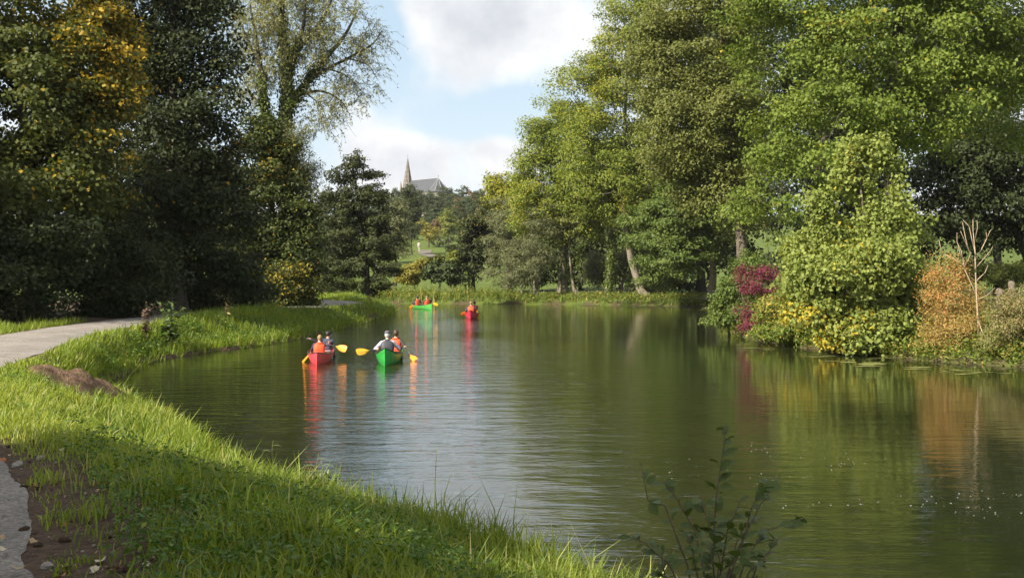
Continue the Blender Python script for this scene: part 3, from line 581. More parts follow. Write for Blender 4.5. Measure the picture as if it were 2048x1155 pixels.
# the tall willow, ivy on its stems
def big_willow():
    d = 78.0; B = P(568, 606, d); B[2] = ground_z(B[0], d)-0.1
    root = empty('willow_tree', B); tag(root, 'tall airy pale willow with ivy-clad forked trunks against the sky', 'tree')
    limbs = [([(568,606,0),(572,400,0),(572,250,0),(574,190,0),(572,130,0),(566,60,0.5),(560,-30,1),(556,-120,1)], 0.62, 0.10),
             ([(566,330,0),(540,260,-0.5),(527,200,-1),(522,140,-1),(512,80,-1.2),(500,10,-1.5)], 0.32, 0.07),
             ([(574,215,0),(598,185,0.4),(628,145,0.8),(655,112,1.2),(690,70,1.5),(715,20,1.8)], 0.34, 0.06),
             ([(615,162,0.6),(660,135,0.2),(705,112,0),(745,88,-0.2),(765,60,-0.3)], 0.16, 0.03), ([(600,190,0.4),(640,182,1),(680,200,1.5),(700,230,1.8)], 0.12, 0.02),
             ([(573,140,0),(595,90,-0.8),(608,40,-1.2),(612,-60,-1.6)], 0.24, 0.06), ([(578,120,0),(620,70,1.5),(655,20,2.2),(680,-60,2.5)], 0.2, 0.05),
             ([(522,140,-1),(495,80,-0.4),(470,20,0)], 0.14, 0.03), ([(527,215,-1),(498,180,-0.2),(478,130,0.2)], 0.11, 0.02), ([(560,60,0.5),(535,10,1.8),(520,-60,2.2)], 0.16, 0.04), ([(690,115,0.1),(735,130,-0.6),(755,160,-0.8)], 0.06, 0.015), ([(640,135,0.9),(690,150,0.6),(730,190,0.4)], 0.07, 0.015), ([(612,186,0.6),(640,210,0.2),(655,240,0)], 0.06, 0.012)]
    Vs = []; Fs = []; off = 0; nodes = []
    for pts, ra, rb in limbs:
        pts = np.array([P(x, y, d+z) for x, y, z in pts])-B
        if pts[0][2] < 0.6: pts[0] = 0
        pp = np.vstack([2*pts[0]-pts[1], pts, 2*pts[-1]-pts[-2]]); fine = []
        for i in range(1, len(pp)-2):
            for t in np.linspace(0, 1, 5, endpoint=False):
                p0, p1, p2, p3 = pp[i-1:i+3]; fine.append(0.5*((2*p1)+(-p0+p2)*t+(2*p0-5*p1+4*p2-p3)*t*t+(-p0+3*p1-3*p2+p3)*t**3))
        fine.append(pts[-1]); fine = np.array(fine); rr = np.linspace(ra, rb, len(fine))
        V, Fq = tubes(fine[:-1], rr[:-1], fine[1:], rr[1:], 8); Vs.append(V); Fs.append(Fq+off); off += len(V)
        nodes += [(p, r_) for p, r_ in zip(fine, rr)]
    NP = np.array([n_[0] for n_ in nodes]); NR = np.array([n_[1] for n_ in nodes])
    lb = px_lobes([(560,30,100,80),(670,50,85,75),(485,60,48,85),(715,150,50,60),(655,225,40,40),(600,-60,120,60),(500,170,40,55),(740,80,35,55),(690,200,35,40),(540,110,60,60),(620,110,50,40)], d, 0.9)
    C, O = sample_clumps(lb, 380, 0.6, 0.5, 0.15); C = C-B
    cand = np.where(NR < 0.3)[0]; e0 = []; e1 = []; nod = list(NP[cand])
    for c in C[np.argsort([np.min(np.linalg.norm(NP-c, axis=1)) for c in C])]:
        A = np.array(nod); dv = c-A; sc = np.linalg.norm(dv, axis=1)+np.maximum(-dv[:, 2], 0)*0.6; j = int(np.argmin(sc)); p0 = A[j]
        m1 = p0*0.5+c*0.5+np.array([0, 0, 0.10*np.linalg.norm(c-p0)]); e0 += [p0, m1]; e1 += [m1, c]; nod += [m1, c]
    V, Fq = tubes(np.array(e0), np.full(len(e0), 0.022), np.array(e1), np.full(len(e1), 0.014), 4); Vs.append(V); Fs.append(Fq+off); off += len(V)
    # hanging twigs
    tw0 = np.repeat(C, 9, 0)+rng.normal(0, 0.35, (len(C)*9, 3)); dr = unit(np.repeat(O, 9, 0)*0.8+rng.normal(0, 0.5, (len(tw0), 3))+np.array([0, 0, -0.1])); ln = rng.uniform(0.5, 1.5, len(tw0))[:, None]
    tw1 = tw0+dr*ln*0.5; tw2 = tw1+unit(dr+np.array([0, 0, -0.7]))*ln*0.6
    for a_, b_ in ((tw0, tw1), (tw1, tw2)):
        V, Fq = tubes(a_, np.full(len(a_), 0.008), b_, np.full(len(a_), 0.006), 3); Vs.append(V); Fs.append(Fq+off); off += len(V)
    link('trunk', mesh_np('trunk', np.concatenate(Vs), [np.concatenate(Fs)]), BARK_DARK, root, smooth=True)
    k = 12; u = rng.random((len(tw0), k, 1)); base = np.where(u < 0.5, tw0[:, None]*(1-2*u)+tw1[:, None]*2*u, tw1[:, None]*(2-2*u)+tw2[:, None]*(2*u-1)).reshape(-1, 3)+rng.normal(0, 0.05, (len(tw0)*k, 3))
    keep = rng.random(len(base)) < np.clip(1.1-0.0032*np.maximum((CX+(base[:, 0]+B[0])/(base[:, 1]+B[1])*F)-520, 0), 0.22, 1); base = base[keep]; n = len(base)
    link('crown', leaves_mesh('crown', base, rng.normal(0, 1, (n, 3))+np.array([0, 0, 0.4]), rng.normal(0, 0.7, (n, 3))+np.array([0, 0, -0.7]), rng.uniform(0.16, 0.30, n), 0.075, rng.random(n), (rng.random(n) < 0.05)*0.8, 0.0, True), LM['willow'], root)
    iv = [(p, r_) for p, r_ in nodes if r_ > 0.17]; ip = np.array([p for p, _ in iv]); ir = np.array([r_ for _, r_ in iv]); n = 9000; j = rng.integers(0, len(ip)-1, n)
    an = rng.random(n)*2*math.pi; o_ = np.stack([np.cos(an), np.sin(an), rng.normal(0, 0.3, n)], 1)
    link('ivy', leaves_mesh('ivy', ip[j]+o_*(ir[j]+rng.gamma(1.4, 0.10, n))[:, None]+np.array([0, 0, 1])*rng.normal(0, 0.35, n)[:, None], o_+rng.normal(0, 0.5, (n, 3)), rng.normal(0, 0.6, (n, 3))+np.array([0, 0, -0.6]), rng.uniform(0.13, 0.22, n), 0.15, rng.random(n), np.zeros(n)), LM['ivy'], root)
big_willow()
tree('oak_tree', 'dark ragged-topped tree standing alone left of the church beyond the grassy spit', 95, 735,
     [(705,325,22,20),(695,350,40,14),(735,352,25,12),(715,385,55,28),(675,395,28,16),(745,400,25,25),(715,435,70,35),(700,480,72,42),(750,490,55,50),(725,540,85,42),(675,545,45,35)],
     LM['oak'], 300, 30000, 0.62, 0.23, 0.7, 0.26, BARK_DARK, trunk_px=[(735,560),(730,500),(722,430),(712,370),(703,320)], flat=0.5, inner=0.3)
# middle distance
MID = [
 ('willow_tree', 'grey-green willow just right of the ragged dark tree', 122, 790, [(790,450,28,45),(780,500,30,40),(800,500,22,40)], 'sallow', 80, 9000, 0.4, None),
 ('dark_tree', 'broad dark tree right of the hill meadow behind the far bank', 126, 945, [(945,500,48,50),(965,450,40,40),(930,545,40,30),(980,500,30,55)], 'oak', 150, 15000, 0.8, blobs((965,430,40,25,0.18))),
 ('green_bush', 'dark green round bush below the hill path behind the far bank', 119, 880, [(880,540,26,16),(862,552,20,12),(900,552,20,12)], 'hill', 60, 6000, 0.8, None),
 ('yellow_bush', 'yellowish bush behind the far bank left of the round dark bush', 120, 830, [(826,550,26,16),(815,562,20,10),(842,534,18,12)], 'yellow', 55, 6000, 0.7, None),
 ('pale_bush', 'pale green sprawling bush just under the hill path', 124, 880, [(885,522,24,8),(866,530,18,8),(850,540,16,8),(903,518,16,8)], 'lime', 60, 5500, 0.7, None),
 ('red_bush', 'small bright red-leaved bush on the slope left of the ragged dark tree', 128, 632, [(632,531,9,5),(626,534,6,4)], 'red', 14, 1500, 0.7, None),
 ('red_bush', 'smaller faded red bush above the bright red one', 130, 615, [(616,517,10,5)], 'red', 9, 900, 0.7, None),
 ('green_bush', 'sunlit green bush at the foot of the slope left of the ragged tree', 126, 622, [(620,555,22,18),(640,565,18,12)], 'lime', 30, 3500, 0.7, None),
 ('shade_bush', 'dark bush under the ragged tree beside the far path', 104, 690, [(690,580,60,14),(650,580,40,15),(750,578,40,16)], 'mid', 70, 7000, 0.7, None),
]
for nm, lab, d, bx, lob, mt, nc, nl_, asp, au in MID:
    tree(nm, lab, d, bx, lob, LM[mt], nc, nl_, (0.8 if 'tree' in nm else 0.55) if 'red' not in nm else 0.4, 0.30 if 'red' not in nm else 0.2, asp, 0.2 if 'tree' in nm else 0.07, BARK_DARK, cat='tree' if 'tree' in nm else 'bush', autumn=au, inner=0.25, tips=80)
HILLT = [
 ('poplar_tree', 'tall narrow dark tree at the top of the hill path', 236, 824, [(818,395,12,25),(822,430,17,35),(826,465,15,22),(815,450,12,30)], 'oak', 70, 5500),
 ('yellow_tree', 'small yellow-orange tree on the hill meadow beside the tall dark tree', 262, 858, [(853,460,10,16),(862,468,12,14),(845,450,7,12)], 'yellow', 36, 2600),
 ('pale_tree', 'pale lime green tree at the upper edge of the hill meadow', 270, 897, [(893,440,12,20),(902,452,16,18),(890,462,10,12)], 'lime', 40, 3000),
 ('rust_tree', 'small rust-brown tree between the yellow and the lime tree', 284, 876, [(873,452,8,14),(879,462,7,12)], 'brownish', 26, 1600),
]
for nm, lab, d, bx, lob, mt, nc, nl_ in HILLT:
    tree(nm, lab, d, bx, lob, LM[mt], nc, nl_, 1.0, 0.42, 0.75, 0.18, BARK_DARK, inner=0.25, tips=40)
# hillside wood: a few kinds of crown, each tree an object of its own
def proto(h, w, mat, nl_, seed, shape):
    r = np.random.default_rng(seed); lb = []
    for i in range(shape):
        an = r.random()*6.28; rr = r.uniform(0, 0.32)*w; lb.append(np.array([rr*math.cos(an), rr*math.sin(an), h*r.uniform(0.42, 0.78), w*r.uniform(0.22, 0.34), w*r.uniform(0.22, 0.34), h*r.uniform(0.16, 0.24)]))
    lb.append(np.array([0, 0, h*0.80, w*0.24, w*0.24, h*0.20])); lb.append(np.array([0, 0, h*0.42, w*0.42, w*0.42, h*0.22]))
    C, O = sample_clumps(lb, 70, 1, 0.2, 0.3, r); Pn, N, T, Ls, Ws, v, a = crown(C, O, nl_, h*0.085, h*0.045, 0.8, 0.6, r=r)
    cm = leaves_mesh('crown', Pn, N, T, Ls, Ws, v, a, 0.05, True); cm.materials.append(LM[mat])
    tr = np.array([[0.1*math.sin(u*4), 0.1*math.cos(u*3), h*0.72*u] for u in np.linspace(0, 1, 7)]); ed = skeleton(C, list(tr), 0.03, 30, r)
    tm = trunk_mesh('trunk', tr, h*0.022, 0.05, ed, 7); tm.materials.append(BARK_DARK); return tm, cm
KINDS = [('dark green', [proto(12, 9, 'hill', 3800, 21, 5), proto(12, 8, 'hill', 3800, 22, 4), proto(12, 11, 'hill', 4200, 23, 6)]),
         ('olive', [proto(12, 9, 'oak', 3600, 24, 5)]), ('brownish', [proto(12, 8, 'brownish', 3000, 25, 4)]), ('lighter green', [proto(12, 9, 'mid', 3600, 26, 5)])]
def far_tree(k, x, y, d, h, label, group):
    bx = (x-CX)/F*d; z = ground_z(bx, d)-0.3
    tms = KINDS[k][1]; tm, cm = tms[rng.integers(len(tms))]
    root = empty('woodland_tree', (bx, d, z), rng.random()*6.28); s_ = h/12; root.scale = (s_*rng.uniform(0.9, 1.25), s_*rng.uniform(0.9, 1.25), s_); tag(root, label, 'tree', group)
    for nm, me in (('trunk', tm), ('crown', cm)):
        o = bpy.data.objects.new(nm, me); COL.objects.link(o); o.parent = root
def top_line(x, d):
    """how high (photo rows) the wood's crowns reach"""
    return np.interp(x, [560, 640, 770, 800, 850, 900, 960, 1010, 1060], [400, 392, 378, 380, 372, 372, 368, 368, 366])
ORD = ('first', 'second', 'third', 'fourth', 'fifth', 'sixth', 'seventh', 'eighth', 'ninth', 'tenth', 'eleventh', 'twelfth', 'thirteenth', 'fourteenth', 'fifteenth', 'sixteenth', 'seventeenth', 'eighteenth', 'nineteenth')
ROW = {292: 'lowest', 318: 'second lowest', 350: 'third lowest', 390: 'third highest', 430: 'second highest', 468: 'hilltop'}
for d, n, x0, x1, dy in ((292, 14, 560, 1010, 62), (318, 16, 560, 1010, 48), (350, 16, 570, 1020, 34), (390, 17, 575, 1030, 20), (430, 18, 590, 1030, 10), (468, 19, 590, 1040, 1)):
    seen = 0
    for i in range(n):
        x = x0+(x1-x0)*(i+rng.uniform(0.15, 0.85))/n
        if d < 300 and 835 < x < 925: continue
        if d < 360 and 838 < x < 915: pass
        ty = top_line(x, d)+dy+rng.uniform(-5, 9); zt = CAMZ+(HZ-ty)/F*d; h = zt-ground_z((x-CX)/F*d, d)
        k = rng.choice(4, p=[0.55, 0.2, 0.07, 0.18])
        far_tree(k, x, ty, d, max(h, 5), KINDS[k][0]+' tree, '+ORD[seen]+' from the left in the '+ROW[d]+' row of the hillside wood', 'trees of the hillside wood'); seen += 1
for i_, (d, x, ty) in enumerate(((175, 600, 470), (185, 650, 455), (200, 690, 440), (180, 560, 440), (210, 760, 440), (172, 700, 500), (185, 1000, 460), (190, 1020, 440), (235, 965, 440), (240, 990, 420))):
    zt = CAMZ+(HZ-ty)/F*d; far_tree(rng.choice([0, 1, 3]), x, ty, d, zt-ground_z((x-CX)/F*d, d), ('broadleaf tree glimpsed above the red bushes at the hill foot', 'broadleaf tree just left of the ragged dark tree at the hill foot', 'tall broadleaf tree showing behind the ragged dark tree', 'leftmost broadleaf tree of the hill foot, behind the mid-green tree', 'broadleaf tree between the ragged dark tree and the grey-green willow', 'low broadleaf tree hidden behind the ragged dark tree', 'broadleaf tree behind the silvery willow at the hill foot', 'rightmost broadleaf tree of the hill foot, behind the orange-tinged tree', 'broadleaf tree above the broad dark tree beside the meadow', 'taller broadleaf tree between meadow and orange-tinged tree')[i_], 'trees at the foot of the hill')
# hill path and planted saplings on the hill meadow
hp = [P(834, 497, 1)[0:1]]
hpts = []
for x, d in ((-19.8, 252), (-19.3, 243), (-18.2, 236), (-16.6, 231), (-14, 226), (-8, 220)): hpts.append((x, d))
hpts = resample(np.array(hpts, float), 1.5); tn_ = unit(np.gradient(hpts, axis=0)); nn_ = np.stack([-tn_[:, 1], tn_[:, 0]], 1)
rows = []
for u in (-1.5, -0.5, 0.5, 1.5):
    q_ = hpts+nn_*u; rows.append(np.column_stack([q_, terrain(q_[:, 0], q_[:, 1])[0]+0.10]))
V = np.stack(rows, 1).reshape(-1, 3); q = (np.arange(len(hpts)-1)[:, None]*4+np.arange(3)[None]).ravel()
tag(link('path', mesh_np('path', V, [np.stack([q, q+4, q+5, q+1], 1)]), pmat('trodden_earth', (0.13, 0.115, 0.085), 0.95, (0.6, 0.7))), 'short stretch of pale path climbing the hill meadow', 'path', kind='structure')
Csm = rng.normal(0, 0.25, (14, 3))*np.array([1, 1, 1.6])+np.array([0, 0, 0.8]); Pn, N, T, Ls, Ws, v, a = crown(Csm, unit(Csm-np.array([0, 0, 0.5])), 260, 0.28, 0.28, 0.7)
sap_me = leaves_mesh('foliage', Pn, N, T, Ls, Ws, v, a, 0.05); sap_me.materials.append(LM['oak'])
stm = MB(); stm.tube([(0, 0, -0.1), (0.02, 0, 0.6), (0, 0.02, 1.1)], [0.04, 0.03, 0.015], 5); st_me = stm.mesh('stem'); st_me.materials.append(BARK_DARK)
for x, y in ((866, 492), (877, 494), (884, 492), (892, 491), (898, 489), (878, 486), (905, 486), (888, 484), (870, 484)):
    d = 232+(503-y)*3.3; bx = (x-CX)/F*d; root = empty('sapling', (bx, d, ground_z(bx, d)), rng.random()*6); root.scale = (0.9,)*3; tag(root, 'tiny planted sapling dotting the hill meadow', 'sapling', 'saplings on the hill meadow')
    for nm, me in (('foliage', sap_me), ('stem', st_me)):
        o = bpy.data.objects.new(nm, me); COL.objects.link(o); o.parent = root
# trees just outside the frame that shade the foreground
def offframe(x, d, h, w, lab, mt='maple'):
    lb = [np.array([x+ox*w, d+oy*w, ground_z(x, d)+h*oz, w*r_, w*r_, h*0.2]) for ox, oy, oz, r_ in ((0, 0, 0.75, 0.4), (0.25, 0.1, 0.6, 0.35), (-0.25, 0, 0.6, 0.35), (0.05, -0.25, 0.62, 0.35), (0, 0.25, 0.55, 0.36), (0.1, 0, 0.42, 0.4))]
    B = np.array([x, d, ground_z(x, d)-0.05]); C, O = sample_clumps(lb, 210, 1, 0.35, 0.1); tr = [B+np.array([0.1*math.sin(u*4), 0, h*0.75*u]) for u in np.linspace(0, 1, 9)]; ed = skeleton(C, tr, 0.02, 90)
    root = empty('maple_tree', B); tag(root, lab, 'tree')
    link('trunk', trunk_mesh('trunk', np.array(tr)-B, h*0.025, 0.05, (ed[0]-B, ed[1], ed[2]-B, ed[3])), BARK, root, smooth=True)
    Pn, N, T, Ls, Ws, v, a = crown(C, O, 24000, w*0.17, 0.26, 0.9); link('crown', leaves_mesh('crown', Pn-B, N, T, Ls, Ws, v, a, 0.06, True), LM[mt], root)
offframe(-29.5, 33.5, 16.0, 9.0, 'dark tree left of the path, out of view, shading the undergrowth', 'dark')
offframe(-27.5, 43.0, 17.0, 8.0, 'second dark tree left of the path, out of view beyond the first', 'dark')
offframe(-13.6, 0.8, 12.0, 6.4, 'maple beside the near path, out of view, shading the foreground grass')
offframe(-7.6, -1.4, 9.0, 6.0, 'maple behind the viewer beside the path, shading the near bushes')
# ------------------------------------------------------------------ grass and herbs
def blades(name, Pn, h, w, lean, mat, v, a, label, cat='grass', seg3=True):
    n = len(Pn); an = rng.random(n)*2*math.pi; side = np.stack([np.cos(an), np.sin(an), np.zeros(n)], 1); up = np.array([0, 0, 1.0])
    fw = np.stack([-np.sin(an), np.cos(an), np.zeros(n)], 1)*np.where(rng.random(n) < 0.5, 1, -1)[:, None]
    fw = unit(fw+rng.normal(0, 0.4, (n, 3))*np.array([1, 1, 0])); h = h[:, None]; w = w[:, None]; lean = lean[:, None]
    p1 = Pn+up*h*0.5+fw*h*lean*0.22; p2 = Pn+up*h*(1-0.35*lean**2)+fw*h*lean*0.85
    if seg3:
        V = np.stack([Pn-side*w, Pn+side*w, p1-side*w*0.85, p1+side*w*0.85, p2], 1); i = np.arange(n)[:, None]*5
        polys = [i+np.array([[0, 1, 3, 2]]), i+np.array([[2, 3, 4]])]; vv = np.concatenate([v, v]); aa = np.concatenate([a, a])
    else:
        V = np.stack([Pn-side*w, Pn+side*w, p2], 1); i = np.arange(n)[:, None]*3; polys = [i+np.array([[0, 1, 2]])]; vv, aa = v, a
    o = link(name, mesh_np(name, V.reshape(-1, 3), polys, {'v': ('FACE', vv), 'a': ('FACE', aa)}), mat)
    return tag(o, label, cat, kind='stuff')
def scatter(n, x0, x1, y0, y1, keep, power=1.0):
    """points on the ground, denser towards the viewer"""
    u = rng.random(n); y = y0*(y1/y0)**(u**power); x = rng.uniform(x0, x1, n)
    z, dl, dr, dp, ins = terrain(x, y); k = keep(x, y, z, dl, dr, dp-PW/2, ins)
    return np.stack([x, y, z], 1)[k], dl[k], dr[k], (dp-PW/2)[k]
def bare(x, y, vg):
    s_ = ss((1.5-vg+0.5*wob(x*1.7, y*1.9))/0.8)*ss((12.5-y)/3.0); s_ = s_+ss((1.4-np.hypot((x+8.4)/0.9, (y-21.2)/1.4))/0.6)
    return s_
tuft = lambda x, y: 0.5+0.5*np.sin(x*2.1+1.3*np.sin(y*1.1))*np.sin(y*1.7+1.1*np.sin(x*1.3))
def near_keep(x, y, z, dl, dr, vg, ins):
    fov = (np.abs(x) < y*0.50+1.2)
    return (~ins) & (vg > 0.06+0.10*tuft(x*3, y*3)) & (x > -12) & fov & (rng.random(len(x)) > bare(x, y, vg)*np.where(tuft(x*2.3, y*2.3) > 0.62, 0.5, 0.93)) & (dl < dr)
pt, dl, _, vg = scatter(330000, -14, 3.2, 4.6, 31, near_keep)
print('near grass', len(pt))
n = len(pt); tf = tuft(pt[:, 0], pt[:, 1]); shore = ss((1.4-dl)/1.2)
tf2 = 0.5+0.5*np.sin(pt[:, 0]*5.1+2*np.sin(pt[:, 1]*3.3))*np.sin(pt[:, 1]*4.4+2*np.sin(pt[:, 0]*2.7)); tf3 = 0.5+0.5*np.sin(pt[:, 0]*0.9+1.5*np.sin(pt[:, 1]*0.5)+0.8)
h = (0.08+0.09*tf+0.10*tf2*tf+0.12*shore)*rng.gamma(9, 1/9, n)*np.clip(0.35+vg/1.1, 0.35, 1.0); wd = (0.0035+0.00026*pt[:, 1])*rng.uniform(0.8, 1.4, n)
blades('grass', pt, h, wd, rng.uniform(0.25, 1.0, n), LM['grass'], np.clip(0.55*rng.random(n)+0.25*tf3+0.25*tf2, 0, 1), np.where(rng.random(n) < 0.06+0.14*tf3*tf2+0.05*shore, rng.uniform(0.3, 1, n), 0.12*tf3), 'lush green grass on the near left bank')
def bank_keep(x, y, z, dl, dr, vg, ins): return (~ins) & (vg > 0.1) & (x > -16.5) & (dl < dr) & (dl < 5.5) & (rng.random(len(x)) > bare(x, y, vg)*0.95)
pt, dl, _, vg = scatter(95000, -18, -6, 27, 100, bank_keep); n = len(pt); tf = tuft(pt[:, 0]*0.7, pt[:, 1]*0.7); print('bank grass', n)
blades('grass', pt, (0.16+0.34*tf*np.clip(vg/1.5, 0.25, 1)+0.20*np.exp(-((pt[:, 1]-49)/8)**2))*rng.uniform(0.6, 1.3, n), (0.008+0.00022*pt[:, 1])*rng.uniform(0.8, 1.4, n), rng.uniform(0.2, 0.9, n), LM['grass'], np.clip(0.6*rng.random(n)+0.3*tf, 0, 1), (rng.random(n) < 0.06)*rng.uniform(0.4, 1, n), 'rough grass on the shaded left bank and sunny spit', seg3=False)
def right_keep(x, y, z, dl, dr, vg, ins): return (~ins) & (dr < dl) & (dr < 14) & (dr > 0.02) & (x > -32)
pt, _, dr, _ = scatter(90000, -32, 40, 30, 125, right_keep, 0.8); n = len(pt); tf = tuft(pt[:, 0]*0.5, pt[:, 1]*0.5); print('right grass', n)
near_edge = ss((3.5-dr)/3); far = ss((pt[:, 1]-85)/10)
lft = ss((3-pt[:, 0])/5)
blades('grass', pt, (0.12+0.18*near_edge+far*(0.12+0.14*tf+(0.5+0.45*tf)*lft)*(0.25+0.75*near_edge))*rng.uniform(0.5, 1.3, n), (0.012+0.0003*pt[:, 1])*rng.uniform(0.8, 1.4, n), rng.uniform(0.2, 0.9, n), LM['herb'], np.clip(0.7*rng.random(n)+0.3*tf, 0, 1), (rng.random(n) < 0.16+0.1*far)*rng.uniform(0.3, 1, n), 'tall grass and weeds along the far and right banks', seg3=False)
# leafy herbs: nettles on the near bank, docks along the other banks
def herbs(name, pts, hmax, per, L, asp, mat, v0, label, spread=0.12, aut=0.05):
    n = len(pts); ci = np.repeat(np.arange(n), per); m = len(ci); hh = (hmax*rng.uniform(0.4, 1.0, n))[ci]*rng.random(m)**0.6
    Pn = pts[ci]+np.stack([rng.normal(0, spread, m), rng.normal(0, spread, m), hh], 1); N = rng.normal(0, 0.55, (m, 3))+np.array([0, 0, 1.0]); T = rng.normal(0, 1, (m, 3))*np.array([1, 1, 0.3])+np.array([0, 0, -0.25])
    Ls = L*rng.uniform(0.6, 1.3, m); o = link(name, leaves_mesh(name, Pn, N, T, Ls, Ls*asp, 0.5*rng.random(m)+0.4*rng.random(n)[ci]+v0, (rng.random(m) < aut)*rng.uniform(0.4, 1, m), 0.08, L > 0.15), mat); return tag(o, label, 'weeds', kind='stuff')
def nk(x, y, z, dl, dr, vg, ins):
    c1 = ((x+2.2)/1.9)**2+((y-8.2)/2.6)**2 < 1; c2 = ((x+3.6)/0.9)**2+((y-10.6)/0.6)**2 < 1; c3 = ((x+8.7)/1.3)**2+((y-17.8)/1.6)**2 < 1
    return (~ins) & (vg > 0.55) & (c1 | c2 | c3 | (tuft(x*1.1+2, y*0.9) > 0.80) | (rng.random(len(x)) < 0.12)) & (dl > 0.3) & (x > -11)
pt, dl, _, _ = scatter(9000, -11, 1.5, 4.8, 24, nk); print('nettles', len(pt))
herbs('weeds', pt, 0.27, 14, 0.048, 0.5, LM['nettle'], 0.0, 'low leafy nettles in the shaded near grass', 0.09)
def bk(x, y, z, dl, dr, vg, ins): return (~ins) & (dl < dr) & (dl < 3.0) & (vg > 0.5) & (tuft(x*0.8, y*0.8) > 0.35) & (x > -16)
pt, dl, _, _ = scatter(7000, -16, -6, 28, 95, bk); herbs('weeds', pt, 0.5, 14, 0.10, 0.5, LM['nettle'], 0.0, 'leafy weeds on the shaded left bank', 0.2, 0.12)
def fk(x, y, z, dl, dr, vg, ins): return (~ins) & (dr < dl) & (dr < 5) & (x > -28) & (x < 30)
pt, _, dr, _ = scatter(16000, -28, 30, 33, 118, fk, 0.5); print('far herbs', len(pt)); herbs('weeds', pt, 0.65+0.75*ss((2-pt[:, 0])/5)*(0.6+0.4*tuft(pt[:, 0], pt[:, 1])), 18, 0.19, 0.55, LM['herb'], 0.0, 'tall bushy weeds along the far bank', 0.3, 0.14)

def rk(x, y, z, dl, dr, vg, ins): return (dr < dl) & (((~ins) & (dr < 1.6)) | (ins & (dr < 0.25)))
pt, _, dr, _ = scatter(14000, 8, 20, 27, 66, rk); pt[:, 2] = np.maximum(pt[:, 2], 0.02); print('edge herbs', len(pt)); herbs('weeds', pt, 0.55, 14, 0.11, 0.5, LM['herb'], 0.0, 'overhanging weeds along the right waterline', 0.2, 0.2)
def sk(x, y, z, dl, dr, vg, ins): return (dl < dr) & (((~ins) & (dl < 0.7)) | (ins & (dl < 0.22)))
pt, dl, _, _ = scatter(26000, -12, 3, 8, 92, sk); pt[:, 2] = np.maximum(pt[:, 2], 0.01); n = len(pt); print('shore', n)
blades('grass', np.repeat(pt, 6, 0)+rng.normal(0, 0.07, (n*6, 3))*np.array([1, 1, 0]), rng.uniform(0.12, 0.30, n*6)*np.clip(0.6+np.repeat(pt[:, 1], 6)/60, 0.6, 1.5), (0.0045+0.0003*np.repeat(pt[:, 1], 6))*rng.uniform(0.8, 1.3, n*6), rng.uniform(0.3, 1.1, n*6), LM['grass'], rng.random(n*6)*0.9, (rng.random(n*6) < 0.06)*rng.uniform(0.4, 1, n*6), 'tufts of longer grass hanging over the left waterline', seg3=False)
def tk(x, y, z, dl, dr, vg, ins): return (~ins) & (dl < dr) & (dl < 1.5) & (vg > 0.8) & (np.abs(x) < y*0.5+1.2)
pt, dl, _, _ = scatter(900, -9, 2.5, 6.5, 26, tk); pt = np.repeat(pt, 24, 0); n = len(pt); print('sedge', n)
pt = pt+rng.normal(0, 0.05, (n, 3))*np.array([1, 1, 0.0]); vt = np.repeat(rng.random(n//24), 24)
blades('sedge', pt, np.repeat(rng.uniform(0.18, 0.45, n//24), 24)*rng.uniform(0.6, 1.2, n), (0.0055+0.00018*pt[:, 1])*rng.uniform(0.8, 1.3, n), rng.uniform(0.35, 1.15, n), LM['sedge'], np.clip(0.6*vt+0.4*rng.random(n), 0, 1), (rng.random(n) < 0.14)*rng.uniform(0.5, 1, n), 'arching tufts of broad sedge along the near shore', 'sedge')
# plants that stand out on the near bank
def plant_leaf(mbx, p, t, n_, L, w):
    p, t = Vector(p), Vector(t).normalized(); n_ = Vector(n_); n_ = (n_-t*n_.dot(t)).normalized(); b_ = t.cross(n_)
    prof = ((0, 0.06), (0.2, 0.72), (0.45, 1.0), (0.7, 0.85), (0.9, 0.42), (1.0, 0.03)); V = []
    for u, q_ in prof:
        c = p+t*(L*u)-n_*(L*0.22*u*u); V += [c-b_*(w*q_)+n_*(w*0.25*q_), c, c+b_*(w*q_)+n_*(w*0.25*q_)]
    mbx.add(V, [(i*3+j, i*3+j+1, i*3+j+4, i*3+j+3) for i in range(5) for j in range(2)])
SHRUBLEAF = leafmat('shrub_leaf', (0.062, 0.090, 0.024), (0.08, 0.11, 0.03), trans=0.25, rough=0.55, spec=0.25)
STEM = pmat('shrub_stem', (0.10, 0.072, 0.045), 0.8, (20, 0.6)); GSTEM = pmat('green_stem', (0.13, 0.16, 0.04), 0.7)
